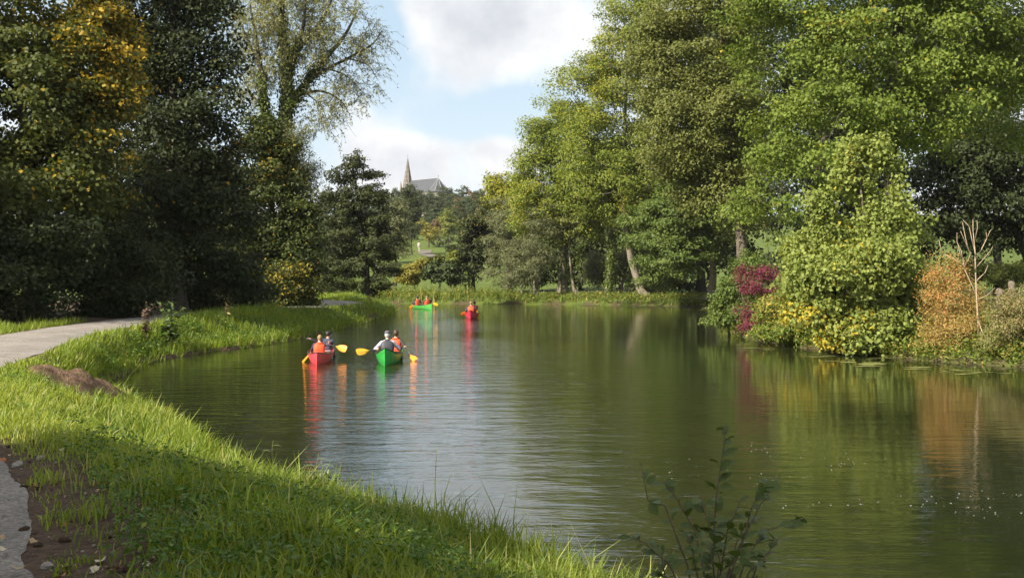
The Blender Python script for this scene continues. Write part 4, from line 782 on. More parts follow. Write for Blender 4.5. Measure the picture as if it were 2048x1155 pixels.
def foreground_shrub():
    d = 5.2; bx = 0.97; B = np.array([bx, d, ground_z(bx, d)-0.03])
    root = empty('alder_shrub', B); tag(root, 'dark-leaved young alder shrub in the near foreground over the water', 'shrub')
    stems = [[(1440,1260,0),(1425,1120,0),(1432,1000,0.03),(1446,900,0.05),(1452,850,0.06)], [(1400,1265,0.1),(1375,1130,0.15),(1330,1010,0.2),(1296,1000,0.2),(1282,925,0.22)], [(1395,1250,-0.1),(1340,1130,-0.12),(1290,1085,-0.15),(1256,1070,-0.15)],
             [(1450,1250,0.1),(1490,1120,0.15),(1530,1060,0.2),(1580,1045,0.25),(1608,1035,0.25)], [(1430,1220,-0.2),(1480,1100,-0.25),(1505,1010,-0.3),(1530,960,-0.3)], [(1420,1200,0.2),(1390,1060,0.3),(1350,990,0.35),(1325,960,0.35)],
             [(1470,1240,-0.05),(1515,1130,-0.1),(1560,1075,-0.1)], [(1410,1230,0),(1385,1100,-0.1),(1372,1060,-0.1)], [(1460,1230,0.2),(1470,1090,0.3),(1500,1030,0.35)], [(1440,1150,0),(1455,1060,-0.1),(1480,1000,-0.1)], [(1420,1250,0.1),(1440,1120,0.1),(1415,1040,0.2),(1400,990,0.2)], [(1450,1250,-0.1),(1500,1140,-0.2),(1545,1100,-0.2)], [(1430,1250,0.1),(1460,1130,0.1),(1520,1010,0.2),(1560,950,0.2)], [(1380,1250,0),(1330,1150,0.1),(1320,1090,0.1)]]
    r = random.Random(3); lms = []
    for q_ in range(4):
        l_ = MB(); plant_leaf(l_, (0, 0, 0), (0, 1, 0), (0.15*(q_-1.5), 0, 1), 1.0, 0.27+0.03*q_); me = l_.mesh('leaf'); me.materials.append(SHRUBLEAF); me.polygons.foreach_set('use_smooth', np.ones(len(me.polygons), bool)); lms.append(me)
        at = me.attributes.new('v', 'FLOAT', 'FACE'); at.data.foreach_set('value', np.full(len(me.polygons), q_/3, np.float32))
    for si, s_ in enumerate(stems):
        pts = [Vector(P(x, y, d+z)-B) for x, y, z in s_]
        if pts[0].z > 0: pts.insert(0, Vector((pts[0].x*0.3, pts[0].y*0.3, 0.0)))
        m_ = MB(); m_.tube(pts, list(np.linspace(0.006, 0.002, len(pts))), 6); m_.build('stem', STEM, root, smooth=True)
        for k in range(44 if si == 0 else (13 if si == 1 else 20)):
            u = (1.0-0.72*((k+r.random())/(44 if si == 0 else (13 if si == 1 else 20)))**(0.75 if si else 0.6))*(len(pts)-1); i = min(int(u), len(pts)-2); p = pts[i].lerp(pts[i+1], u-i); ax = (pts[i+1]-pts[i]).normalized()
            t = (ax*0.5+Vector((r.gauss(0, 1), r.gauss(0, 0.8), r.gauss(0.1, 0.4)))).normalized(); L = r.uniform(0.042, 0.080)
            nv_ = Vector((r.gauss(0, 0.5), r.gauss(-0.3, 0.5), 1)); nv_ = (nv_-t*nv_.dot(t)).normalized(); o = bpy.data.objects.new('leaf', r.choice(lms)); COL.objects.link(o); o.parent = root
            o.matrix_local = Matrix.Translation(p+t*0.008)@Matrix((t.cross(nv_), t, nv_)).transposed().to_4x4()@Matrix.Scale(L, 4)
foreground_shrub()
def reed(name, label, px, base_y, top_y, d, lean, leaves, cat='reed', col=GSTEM):
    B = P(px, base_y, d); B[2] = ground_z(B[0], d)-0.02; Hh = CAMZ+(HZ-top_y)/F*d-B[2]; root = empty(name, B); tag(root, label, cat)
    pts = [(lean*u*u, 0.02*math.sin(u*3), Hh*u) for u in np.linspace(0, 1, 6)]; m_ = MB(); m_.tube(pts, list(np.linspace(0.006, 0.0025, 6)), 6); m_.build('stem', col, root, smooth=True)
    for u, sx, L in leaves:
        l_ = MB(); V = []
        for k in range(7):
            q_ = k/6; x = lean*u*u+sx*L*q_; z = Hh*u+L*(0.55*q_-0.62*q_*q_); w = 0.011*math.sin(math.pi*min(1, q_*0.92+0.08)); V += [(x, -w, z), (x, w, z+0.002)]
        l_.add(V, [(i*2, i*2+1, i*2+3, i*2+2) for i in range(6)]); l_.build('leaf', col, root, smooth=True)
reed('reed', 'single thin reed with one bent leaf sticking up over the water', 868, 1040, 893, 11.6, 0.03, [(0.60, 1, 0.20), (0.35, 1, 0.12), (0.2, -1, 0.1)])
for i, (px, by, ty, d, ln) in enumerate(((628, 960, 905, 14.3, 0.06), (650, 980, 918, 13.6, -0.05), (540, 905, 880, 16.8, 0.05))):
    reed('reed', ('tall pale seeding grass stalk left of the thistle', 'short bent grass stalk beside the thistle', 'thin grass stalk on the shore edge farther up the bank')[i], px, by, ty, d, ln, [(0.5, 1, 0.22), (0.7, -1, 0.18), (0.85, 1, 0.14)], 'grass stalk')
def leafy_weed(label, px, base_y, top_y, d, n, L, mat, spread, name='thistle'):
    B = P(px, base_y, d); B[2] = ground_z(B[0], d)-0.02; Hh = CAMZ+(HZ-top_y)/F*d-B[2]; root = empty(name, B); tag(root, label, 'weed'); r = random.Random(int(px)); lf = MB()
    for s_ in range(5):
        an = r.random()*6.28; e = Vector((math.cos(an)*spread*r.uniform(0.2, 1), math.sin(an)*spread*r.uniform(0.2, 1), Hh*r.uniform(0.65, 1.0))); pts = [Vector((0, 0, 0)), e*0.5+Vector((0, 0, 0.06)), e]
        m_ = MB(); m_.tube(pts, [0.007, 0.005, 0.002], 5); m_.build('stem', STEM, root, smooth=True)
        for k in range(n):
            u = r.uniform(0.15, 1); p = pts[0].lerp(pts[1], u*2) if u < 0.5 else pts[1].lerp(pts[2], u*2-1); t = Vector((r.gauss(0, 1), r.gauss(0, 1), r.gauss(0.2, 0.4))).normalized()
            ll = L*r.uniform(0.6, 1.2)*(1.15-0.5*u); plant_leaf(lf, p, t, (r.gauss(0, 0.4), r.gauss(0, 0.4), 1), ll, ll*0.2)
    lf.build('foliage', mat, root, smooth=True)
WEEDLEAF = pmat('weed_leaf', (0.075, 0.12, 0.022), 0.5, (10, 0.6)); BROWNLEAF = pmat('withered_leaf', (0.13, 0.075, 0.045), 0.8, (10, 0.6))
leafy_weed('spiny thistle plant rising from the near shore grass', 645, 1040, 930, 12.9, 34, 0.12, WEEDLEAF, 0.28)
leafy_weed('bushy dark weed left of the thistle in the near grass', 600, 1060, 975, 12.2, 24, 0.10, WEEDLEAF, 0.22, 'bushy_weed')
leafy_weed('bushy wild herb on the grassy shore below the thistle', 800, 1075, 1015, 11.8, 22, 0.09, WEEDLEAF, 0.25, 'bushy_weed')
leafy_weed('withered brown dock stalk standing at the edge of the far path', 292, 660, 598, 36.5, 26, 0.2, BROWNLEAF, 0.25, 'dock_plant')
leafy_weed('tall leafy weed clump beside the withered dock', 340, 665, 590, 37.5, 40, 0.32, WEEDLEAF, 0.8, 'bushy_weed')
leafy_weed('arching yellowish willowherb on the shaded bank', 452, 640, 575, 45.0, 14, 0.2, pmat('yellowing_leaf', (0.22, 0.18, 0.045), 0.6, (8, 0.7)), 0.5, 'willowherb')
leafy_weed('small yellow weed sticking up from the sunny spit', 740, 603, 585, 72.0, 14, 0.25, pmat('yellow_green_leaf', (0.28, 0.28, 0.05), 0.6), 0.25, 'bushy_weed')
# soil heap, clods, stones and fallen leaves
SOIL = pmat('soil', (0.185, 0.120, 0.075), 0.95, (7, 0.5), (18, 1.0, 0.05), 0.1); STONE = pmat('stone', (0.28, 0.25, 0.21), 0.85, (9, 0.7), (30, 0.4, 0.01))
def mound():
    a_, b_ = np.array([-8.95, 20.5]), np.array([-7.95, 22.9]); ax = unit((b_-a_)[None])[0]; pr = np.array([ax[1], -ax[0]]); nu, nv = 40, 26; V = []
    B = np.array([-8.4, 21.6, ground_z(-8.4, 21.6)])
    for i in range(nu):
        for j in range(nv):
            u = i/(nu-1); w = j/(nv-1)*2-1; hw = 0.75*math.sin(math.pi*min(max(u*0.94+0.03, 0), 1))**0.5; q_ = a_+(b_-a_)*u+pr*w*hw
            z = ground_z(q_[0], q_[1]); k = math.cos(w*math.pi/2)**1.2*math.sin(math.pi*u)**0.6; V.append((*q_, z-0.04+0.50*k+0.07*wob(q_[0]*5, q_[1]*5)*k+rng.normal(0, 0.010)*k))
    V = np.array(V)-B; i = (np.arange(nu-1)[:, None]*nv+np.arange(nv-1)[None]).ravel()
    tag(link('soil_heap', mesh_np('soil_heap', V, [np.stack([i, i+1, i+1+nv, i+nv], 1)]), SOIL, None, B, True), 'long heap of bare brown soil between the path and the inlet', 'soil heap')
mound()
def rock_mesh(seed, squash):
    r = np.random.default_rng(seed); m_ = MB(); m_.ball((0, 0, 0), (1, 0.8, squash), 8, 5); V = np.array(m_.v)*(1+r.normal(0, 0.10, (len(m_.v), 1))); m_.v = [tuple(x) for x in V]; return m_.mesh('rock')
clod = [rock_mesh(i, 0.6) for i in range(3)]
for i, me in enumerate(clod): me.materials.append(SOIL if i < 2 else STONE)
n_c = 0
while n_c < 60:
    y = rng.uniform(5.6, 11.5); e = np.interp(y, PE[:, 1], PE[:, 0]); x = e+rng.uniform(-0.05, 0.75); i = rng.integers(0, 3)
    o = bpy.data.objects.new('clod' if i < 2 else 'stone', clod[i]); COL.objects.link(o); s_ = 0.012+0.04*rng.random()**2; o.scale = (s_,)*3; o.location = (x, y, ground_z(x, y)+s_*0.3); o.rotation_euler = (0, 0, rng.random()*6)
    tag(o, ('brown clod of earth on the bare soil beside the path' if i < 2 else 'small grey stone on the bare soil beside the path'), 'clod' if i < 2 else 'stone', 'clods beside the path' if i < 2 else 'stones beside the path'); n_c += 1
LEAFT = [pmat('fallen_leaf_tan', (0.36, 0.25, 0.13), 0.8, (30, 0.7)), pmat('fallen_leaf_rust', (0.33, 0.13, 0.05), 0.8, (30, 0.7)), pmat('fallen_leaf_pale', (0.45, 0.40, 0.27), 0.8, (30, 0.8))]
fl = []
for i in range(3):
    m_ = MB(); k = 15; rim = [((0.5+0.5*abs(math.cos(2.5*t)))*math.cos(t), (0.5+0.5*abs(math.cos(2.5*t)))*math.sin(t), 0.22*math.sin(2*t+i)+0.1) for t in np.arange(k)*2*math.pi/k]
    m_.add([(0, 0, 0)]+rim, [(0, 1+j, 1+(j+1) % k) for j in range(k)]); me = m_.mesh('fallen_leaf'); me.materials.append(LEAFT[i]); fl.append(me)
for j in range(48):
    y = 5.4+6.0*rng.random()**1.2; e = np.interp(y, PE[:, 1], PE[:, 0]); x = e+(rng.uniform(-0.5, 1.7) if rng.random() < 0.85 else rng.uniform(-1.5, 0)); i = rng.integers(0, 3)
    o = bpy.data.objects.new('fallen_leaf', fl[i]); COL.objects.link(o); s_ = rng.uniform(0.025, 0.05); o.scale = (s_,)*3; o.location = (x, y, max(ground_z(x, y), 0.99 if x < e else 0)+0.025); o.rotation_euler = (rng.normal(0, 0.35), rng.normal(0, 0.35), rng.random()*6)
    nm = ('tan', 'rust-red', 'pale')[i]; tag(o, nm+' fallen leaf lying on the soil beside the near path', 'leaf', nm+' fallen leaves by the path')
def litter_keep(x, y, z, dl, dr, vg, ins): return (vg > -0.35) & (rng.random(len(x)) < np.where(vg < 0.05, 0.30*np.exp(np.minimum(vg, 0)/0.12)+0.04, bare(x, y, vg)))
pt, _, _, vg = scatter(5200, -7, 0, 4.8, 13, litter_keep); n = len(pt); pt[:, 2] = np.where(vg < 0.1, np.maximum(pt[:, 2], 0.975), pt[:, 2])+0.012; Ls = rng.uniform(0.008, 0.032, n)
tag(link('leaf_litter', leaves_mesh('leaf_litter', pt, rng.normal(0, 0.4, (n, 3))+np.array([0, 0, 1]), rng.normal(0, 1, (n, 3)), Ls, Ls*0.6, rng.random(n), (rng.random(n) < 0.25)*1.0, 0.1), LM['litter']), 'crumbs of dead leaves and grass strewn on the bare soil', 'leaf litter', kind='stuff')
# floating weed and foam on the water
WEEDM = pmat('floating_weed', (0.16, 0.17, 0.035), 0.7, (4, 0.6)); FOAM = pmat('foam', (0.5, 0.5, 0.46), 0.6)
Vw = []; Fw = []
for x, y, rx, ry in [(x, y, rx, ry) for x, y, rx, ry in ((1700,722,46,3),(1760,728,60,3),(1850,735,50,2.5),(1640,712,40,2.5),(1900,742,40,2),(1530,698,34,2.5),(1490,688,22,2),(1800,716,60,3),(1960,745,50,3),(1300,614,45,0.8),(1180,611,40,0.7),(1400,620,30,1.0))]:
    for s_ in range(7):
        px_, py_ = x+rng.normal(0, rx*0.5), y+rng.normal(0, ry*0.7); d = CAMZ*F/(py_-HZ); c = np.array([(px_-CX)/F*d, d]); a_ = rx/F*d*rng.uniform(0.15, 0.5); b_ = a_*rng.uniform(0.25, 0.5); i0 = len(Vw); k = 11
        for t in np.arange(k)*2*math.pi/k:
            q_ = 1+0.3*rng.normal(); Vw.append((c[0]+a_*math.cos(t)*q_, c[1]+b_*math.sin(t)*q_, 0.004+s_*0.0012))
        Fw.append(tuple(range(i0, i0+k)))
m_ = MB(); m_.add(Vw, Fw); tag(m_.build('floating_weed', WEEDM), 'yellowish scum of floating weed along the right bank', 'weed', kind='stuff')
Vw = []; Fw = []
for s_ in range(190):
    k_ = rng.integers(0, 6); px_ = rng.normal((1370, 1500, 1560, 1700, 1600, 1820)[k_], 60); py_ = (945, 905, 960, 925, 1010, 1000)[k_]+(px_-1600)*0.02+rng.normal(0, 9)
    if rng.random() < 0.2: px_ = rng.uniform(1900, 2048); py_ = rng.uniform(980, 1040)
    d = CAMZ*F/(py_-HZ); c = np.array([(px_-CX)/F*d, d]); r_ = 0.0025+0.008*rng.random()**2; i0 = len(Vw)
    if px_ < 1330: continue
    Vw += [(c[0]+r_*math.cos(t), c[1]+r_*1.6*math.sin(t), 0.005) for t in np.arange(6)*math.pi/3]; Fw.append(tuple(range(i0, i0+6)))
m_ = MB(); m_.add(Vw, Fw); tag(m_.build('foam_flecks', FOAM), 'tiny white foam flecks drifting on the near water', 'foam', kind='stuff')
# fence posts of the far meadow
for i, (x, ty, by) in enumerate(((1042,563,585),(1068,560,584),(1155,558,582),(1178,562,584),(1196,560,582),(1245,556,582),(1290,560,584),(935,572,588),(905,573,587))):
    d = 114.0; B = np.array([(x-CX)/F*d, d, 0]); B[2] = ground_z(B[0], d)-0.1; m_ = MB(); m_.tube([(0, 0, 0), (0.02, 0, 0.7), (0.0, 0.01, CAMZ+(HZ-ty)/F*d-B[2])], [0.075, 0.07, 0.06], 7); o = m_.build('fence_post', BARK_PALE, None, B)
    tag(o, 'thin wooden fence post among weeds behind the far bank, '+('third', 'fourth', 'fifth', 'sixth', 'seventh', 'eighth', 'last', 'second', 'first')[i]+' from the left', 'fence post', 'fence posts on the far meadow')

# ------------------------------------------------------------------ canoes
def canoe(label, loc, head, mat, inner, rise=0.22, sheer=0.30, L=2.35, beam=0.44):
    """loc: middle of the boat at the waterline; head: unit direction of the bow"""
    rz = math.atan2(head[1], head[0])-math.pi/2
    root = empty('canoe', (*loc, 0.0), rz); tag(root, label, 'canoe', 'canoes on the river')
    NS, NU = 31, 9
    def station(t):
        a = abs(t); b_ = beam*max(1-a**2.3, 0)**0.85+0.012; sh = sheer+rise*a**3.2; ke = -0.10+0.08*a**5; y = L*t*(1-0.02*(a**6)); return b_, sh, ke, y
    def ring(t, off, floor=None):
        b_, sh, ke, y = station(t); o_ = []
        for j in range(-NU, NU+1):
            s_ = j/NU; an = abs(s_)*math.pi/2; x = max(b_-off, 0.004)*math.copysign(math.sin(an)**0.62, s_) if j else 0.0; z = ke+off+(sh-ke-off)*(1-math.cos(an)**1.35)
            yy = y+(0.10*(1-abs(s_))*0 if abs(t) < 1 else 0); z = max(z, floor) if floor is not None else z; o_.append((x, yy, z))
        return o_
    ts = np.sin(np.linspace(-1, 1, NS)*math.pi/2)
    m_ = MB(); m_.loft([ring(t, 0) for t in ts], False, False); k = 2*NU+1
    m_.f = [f[::-1] for f in m_.f]; m_.loft([ring(t, 0.02, 0.02) for t in ts], False, False)
    m_.build('hull', mat, root, smooth=True)
    for s_ in (-1, 1):
        gw = MB(); gw.tube([((station(t)[0]*s_), station(t)[3], station(t)[1]+0.008) for t in ts], 0.017, 6); gw.build('gunwale', inner, root, smooth=True)
    for t in (-0.52, 0.50):
        b_, sh, ke, y = station(t); se = MB(); se.box((0, y, 0.17), (b_-0.05, 0.13, 0.015)); se.build('seat', inner, root)
    b_, sh, ke, y = station(0.0); th = MB(); th.box((0, 0, sh-0.02), (b_-0.01, 0.035, 0.012)); th.build('thwart', inner, root)
    for s_ in (-1, 1):
        dk = MB(); V = []
        for t in np.linspace(0.80, 0.995, 5): b_, sh, ke, y = station(t); V += [(-b_+0.005, s_*abs(y), sh+0.004), (b_-0.005, s_*abs(y), sh+0.004)]
        dk.add(V, [(i*2, i*2+1, i*2+3, i*2+2) if s_ > 0 else (i*2, i*2+2, i*2+3, i*2+1) for i in range(4)]); dk.build('deck', inner, root)
    return root, L
HULL_RED = pmat('hull_red', (0.66, 0.060, 0.080), 0.42, (7, 0.68)); HULL_GREEN = pmat('hull_green', (0.025, 0.30, 0.050), 0.42, (7, 0.68)); HULL_WINE = pmat('hull_crimson', (0.52, 0.025, 0.06), 0.35, (3, 0.8)); HULL_LIGHT = pmat('hull_light_green', (0.07, 0.33, 0.06), 0.35, (3, 0.8))
TRIM = pmat('canoe_trim', (0.045, 0.042, 0.04), 0.5, (9, 0.5))
VEST_O = pmat('vest_orange', (0.90, 0.085, 0.018), 0.65, (6, 0.85), (18, 0.3, 0.01)); BLACK = pmat('strap_black', (0.02, 0.02, 0.022), 0.6); SKIN = pmat('skin', (0.50, 0.29, 0.20), 0.55)
GILET = pmat('gilet_dark', (0.035, 0.038, 0.048), 0.6, (9, 0.7)); SHIRT = pmat('shirt_grey', (0.33, 0.33, 0.41), 0.8); NAVY = pmat('jacket_navy', (0.030, 0.032, 0.060), 0.75, (8, 0.6)); PURPLE = pmat('jacket_purple', (0.075, 0.035, 0.09), 0.75, (8, 0.7)); DARKC = pmat('clothes_dark', (0.02, 0.02, 0.025), 0.8); JEANS = pmat('trousers_grey', (0.20, 0.20, 0.19), 0.85, (9, 0.8)); PALEC = pmat('clothes_pale', (0.42, 0.39, 0.35), 0.85)
HAIRB = pmat('hair_brown', (0.055, 0.028, 0.015), 0.6, (30, 0.6), (60, 0.6, 0.01)); HAIRL = pmat('hair_fair', (0.26, 0.16, 0.075), 0.6, (30, 0.7), (60, 0.6, 0.01)); HAIRG = pmat('hair_grey', (0.42, 0.40, 0.38), 0.6); HAIRD = pmat('hair_dark', (0.018, 0.013, 0.011), 0.5, (30, 0.6)); CAPM = pmat('cap_slate', (0.075, 0.07, 0.10), 0.8)
PAD_O = pmat('paddle_orange', (0.78, 0.24, 0.015), 0.4); PAD_Y = pmat('paddle_yellow', (0.80, 0.42, 0.02), 0.4); SHAFT = pmat('paddle_shaft', (0.03, 0.03, 0.032), 0.4)
def remeshed(m_, vox):
    me = m_.mesh('tmp'); o = bpy.data.objects.new('tmp', me); COL.objects.link(o); md = o.modifiers.new('r', 'REMESH'); md.mode = 'VOXEL'; md.voxel_size = vox
    s_ = o.modifiers.new('s', 'SMOOTH'); s_.iterations = 3; s_.factor = 0.5
    dg = bpy.context.evaluated_depsgraph_get(); new = bpy.data.meshes.new_from_object(o.evaluated_get(dg)); bpy.data.objects.remove(o); return new
def person(label, loc, rz, hands, jacket, legs, hair, style, vest=None, lean=0.12, roll=0.0, turn=0.0, standing=False, group=None, s=1.0):
    """loc: world point under the hips; hands: world targets (left, right)"""
    root = empty('person', loc, rz); tag(root, label, 'person', group); root.scale = (s,)*3
    inv = (Matrix.Translation(Vector(loc))@Matrix.Rotation(rz, 4, 'Z')@Matrix.Scale(s, 4)).inverted()
    up = Matrix.Translation((0, 0, 0.08))@Matrix.Rotation(-lean, 4, 'X')@Matrix.Rotation(roll, 4, 'Y')@Matrix.Translation((0, 0, -0.08))
    T_ = lambda x, y, z: up@Vector((x, y, z))
    HM = up@Matrix.Translation((0, 0.015, 0.735))@Matrix.Rotation(turn, 4, 'Z')@Matrix.Rotation(lean*0.6, 4, 'X')
    m_ = MB(); caps = []
    def cap(a, b_, ra, rb, tg, n=6):
        a, b_ = Vector(a), Vector(b_); pts = []; rr = []
        L_ = (b_-a).length or 1e-4; ax = (b_-a)/L_
        for q_ in (-0.94, -0.7, -0.35): pts.append(a+ax*ra*q_); rr.append(ra*math.sqrt(1-q_*q_))
        for u in np.linspace(0, 1, n): pts.append(a.lerp(b_, u)); rr.append(ra*(1-u)+rb*u)
        for q_ in (0.35, 0.7, 0.94): pts.append(b_+ax*rb*q_); rr.append(rb*math.sqrt(1-q_*q_))
        m_.tube(pts, rr, 12); caps.append((np.array(a), np.array(b_), (ra+rb)/2, tg))
    J, Lg, Sk, Sh = 0, 1, 2, 3
    cap((-0.085, 0, 0.09), (0.085, 0, 0.09), 0.125, 0.125, Lg); cap(T_(-0.06, 0, 0.20), T_(0.06, 0, 0.20), 0.125, 0.125, J)
    cap(T_(-0.085, 0, 0.34), T_(0.085, 0, 0.34), 0.125, 0.125, J); cap(T_(-0.10, 0, 0.43), T_(0.10, 0, 0.43), 0.115, 0.115, J); cap(T_(-0.165, 0, 0.50), T_(0.165, 0, 0.50), 0.068, 0.068, J); cap(T_(-0.07, -0.01, 0.535), T_(0.07, -0.01, 0.535), 0.06, 0.06, J)
    cap(T_(0, 0.0, 0.54), T_(0, 0.015, 0.65), 0.056, 0.052, Sk)
    m_.ball(HM@Vector((0, 0, 0.02)), (0.076, 0.096, 0.105), 14, 10, HM.to_3x3()); caps.append((np.array(HM@Vector((0, 0.02, 0.06))), np.array(HM@Vector((0, 0, -0.02))), 0.09, Sk))
    m_.ball(HM@Vector((0, 0.035, -0.055)), (0.056, 0.060, 0.06), 12, 8, HM.to_3x3()); m_.ball(HM@Vector((0, 0.10, -0.005)), (0.013, 0.020, 0.022), 8, 6, HM.to_3x3())
    for sx in (-1, 1): m_.ball(HM@Vector((sx*0.078, -0.005, 0.0)), (0.010, 0.018, 0.030), 8, 6, HM.to_3x3())
    fingers = MB()
    for si, sx in enumerate((-1, 1)):
        sh = T_(sx*0.175, 0, 0.495); hd = inv@Vector(hands[si]); dv = hd-sh; D = dv.length; A_, B_ = 0.285, 0.255
        if D > (A_+B_)*0.985: hd = sh+dv*((A_+B_)*0.985/D); dv = hd-sh; D = dv.length
        c = (A_*A_-B_*B_+D*D)/(2*D); hh = math.sqrt(max(A_*A_-c*c, 0)); ax = dv/D; pole = Vector((sx*0.7, -0.3, -0.8)); pole = (pole-ax*pole.dot(ax)).normalized(); elb = sh+ax*c+pole*hh
        cap(sh, elb, 0.068, 0.056, J); cap(elb, hd, 0.055, 0.038, J, 8); fa = (hd-elb).normalized(); cap(hd-fa*0.01, hd+fa*0.03, 0.031, 0.033, Sk, 3)
        # palm and five curled fingers round the shaft
        sd_ = fa.orthogonal().normalized(); sd_ = (Vector((0, 1, 0.2))-fa*Vector((0, 1, 0.2)).dot(fa)).normalized(); nn2 = fa.cross(sd_)
        pc = hd+fa*0.065; Mh = Matrix((sd_, nn2, fa)).transposed(); m_.ball(pc, (0.042, 0.018, 0.048), 10, 8, Mh); caps.append((np.array(hd), np.array(pc+fa*0.04), 0.03, Sk))
        for fi, (o_, fl_) in enumerate(((0.031, 0.070), (0.011, 0.080), (-0.010, 0.075), (-0.030, 0.058))):
            b0 = pc+sd_*o_+fa*0.036; b1 = b0+fa*fl_*0.42+nn2*0.006; b2 = b1+(fa*0.35+nn2*0.9)*fl_*0.33; b3 = b2+(-fa*0.6+nn2*0.6)*fl_*0.26; fingers.tube([b0, b1, b2, b3], [0.0095, 0.009, 0.008, 0.0065], 6)
        t0 = pc+sd_*0.034-fa*0.012; fingers.tube([t0, t0+sd_*0.022+fa*0.018+nn2*0.012, t0+sd_*0.020+fa*0.042+nn2*0.026], [0.011, 0.010, 0.008], 6)
    for sx in (-1, 1):
        hp_ = Vector((sx*0.09, 0, 0.08)); kn, an_ = ((Vector((sx*0.10, 0.02, -0.38)), Vector((sx*0.10, -0.02, -0.80))) if standing else (Vector((sx*0.15, 0.40, 0.12)), Vector((sx*0.12, 0.42 if style == 'kneel' else 0.62, -0.10))))
        cap(hp_, kn, 0.088, 0.060, Lg); cap(kn, an_, 0.056, 0.040, Lg); cap(an_, an_+Vector((0, 0.15, -0.02)), 0.042, 0.036, Sh, 4)
    me = remeshed(m_, 0.013); nv = len(me.vertices)
    V = np.empty(nv*3, np.float32); me.vertices.foreach_get('co', V); V = V.reshape(-1, 3); polys = [tuple(p.vertices) for p in me.polygons]
    me2 = bpy.data.meshes.new('body'); me2.from_pydata([tuple(map(float, v)) for v in V]+fingers.v, [], polys+[tuple(i+nv for i in f) for f in fingers.f])
    cen = np.array([np.mean(V[list(p)], 0) for p in polys]); best = np.full(len(cen), 1e9); mi = np.zeros(len(cen), int)
    for a, b_, r_, tg in caps:
        ab = b_-a; t = np.clip(((cen-a)@ab)/max(ab@ab, 1e-9), 0, 1); dd = np.linalg.norm(cen-a-t[:, None]*ab, axis=1)-r_; k = dd < best; best[k] = dd[k]; mi[k] = tg
    mi = np.concatenate([mi, np.full(len(fingers.f), Sk)]); link('body', me2, [jacket, legs, SKIN, DARKC], root, smooth=True); me2.polygons.foreach_set('material_index', mi.astype(np.int32)); bpy.data.meshes.remove(me)
    ey = MB()
    for sx in (-1, 1): ey.ball(HM@Vector((sx*0.032, 0.088, 0.012)), 0.011, 8, 6)
    ey.build('eyes', DARKC, root, smooth=True)
    mo = MB(); mo.ball(HM@Vector((0, 0.090, -0.055)), (0.024, 0.006, 0.006), 8, 6, HM.to_3x3()); mo.build('mouth', pmat('lips', (0.36, 0.12, 0.10), 0.5), root, smooth=True)
    # hair: a shell that leaves the face free
    hm = MB(); n_u, n_v = 18, 12; V = []; r = random.Random(len(label)); long_ = style in ('curly', 'bob'); fluff = {'curly': 0.026, 'bob': 0.014}.get(style, 0.007)
    for i in range(n_v+1):
        th = math.pi*(0.02+0.70*i/n_v) if not long_ else math.pi*(0.02+0.84*i/n_v)
        for j in range(n_u):
            ph = 2*math.pi*j/n_u; fr = max(0, math.sin(ph)); th2 = th*(1-0.42*fr**1.5); f_ = 1.05+fluff*8*(0.4+0.6*r.random()); V.append(HM@Vector((0.080*f_*math.sin(th2)*math.cos(ph), 0.099*f_*math.sin(th2)*math.sin(ph)-0.004, 0.02+0.108*f_*math.cos(th2))))
    hm.add(V, [(i*n_u+j, (i+1)*n_u+j, (i+1)*n_u+(j+1) % n_u, i*n_u+(j+1) % n_u) for i in range(n_v) for j in range(n_u)])
    if style == 'bun': hm.ball(HM@Vector((0, -0.10, 0.07)), (0.042, 0.036, 0.04), 10, 8)
    hm.build('hair', hair, root, smooth=True)
    if style == 'cap':
        cp = MB(); rings = [[HM@Vector((0.089*q_*math.cos(t), 0.110*q_*math.sin(t)-0.002, z)) for t in np.arange(18)*2*math.pi/18] for q_, z in ((1.0, 0.045), (1.02, 0.075), (0.95, 0.105), (0.7, 0.132), (0.3, 0.143))]; cp.loft(rings)
        cp.add([HM@Vector(v) for v in ((-0.06, 0.09, 0.05), (0.06, 0.09, 0.05), (0.05, 0.17, 0.035), (-0.05, 0.17, 0.035), (-0.06, 0.09, 0.06), (0.06, 0.09, 0.06), (0.05, 0.17, 0.043), (-0.05, 0.17, 0.043))], [(3, 2, 1, 0), (4, 5, 6, 7), (2, 3, 7, 6)]); cp.build('cap', CAPM, root, smooth=True)
    if vest:
        vm, puff = vest; vb = MB(); rings = []; zs = np.linspace(0.10, 0.555, 16)
        for z in zs:
            w = float(np.interp(z, [0.10, 0.2, 0.36, 0.46, 0.52, 0.555], [0.198, 0.196, 0.212, 0.208, 0.170, 0.105])); dp_ = float(np.interp(z, [0.10, 0.2, 0.36, 0.48, 0.555], [0.158, 0.156, 0.152, 0.130, 0.088])); q_ = 1+puff*abs(math.sin(z*math.pi/0.065))
            rings.append([T_(w*q_*math.copysign(abs(math.cos(t))**0.62, math.cos(t)), dp_*q_*math.copysign(abs(math.sin(t))**0.72, math.sin(t)), z) for t in np.arange(28)*2*math.pi/28])
        vb.loft(rings, False); vo_ = vb.build('life_vest' if vm is VEST_O else 'gilet', vm, root, smooth=True)
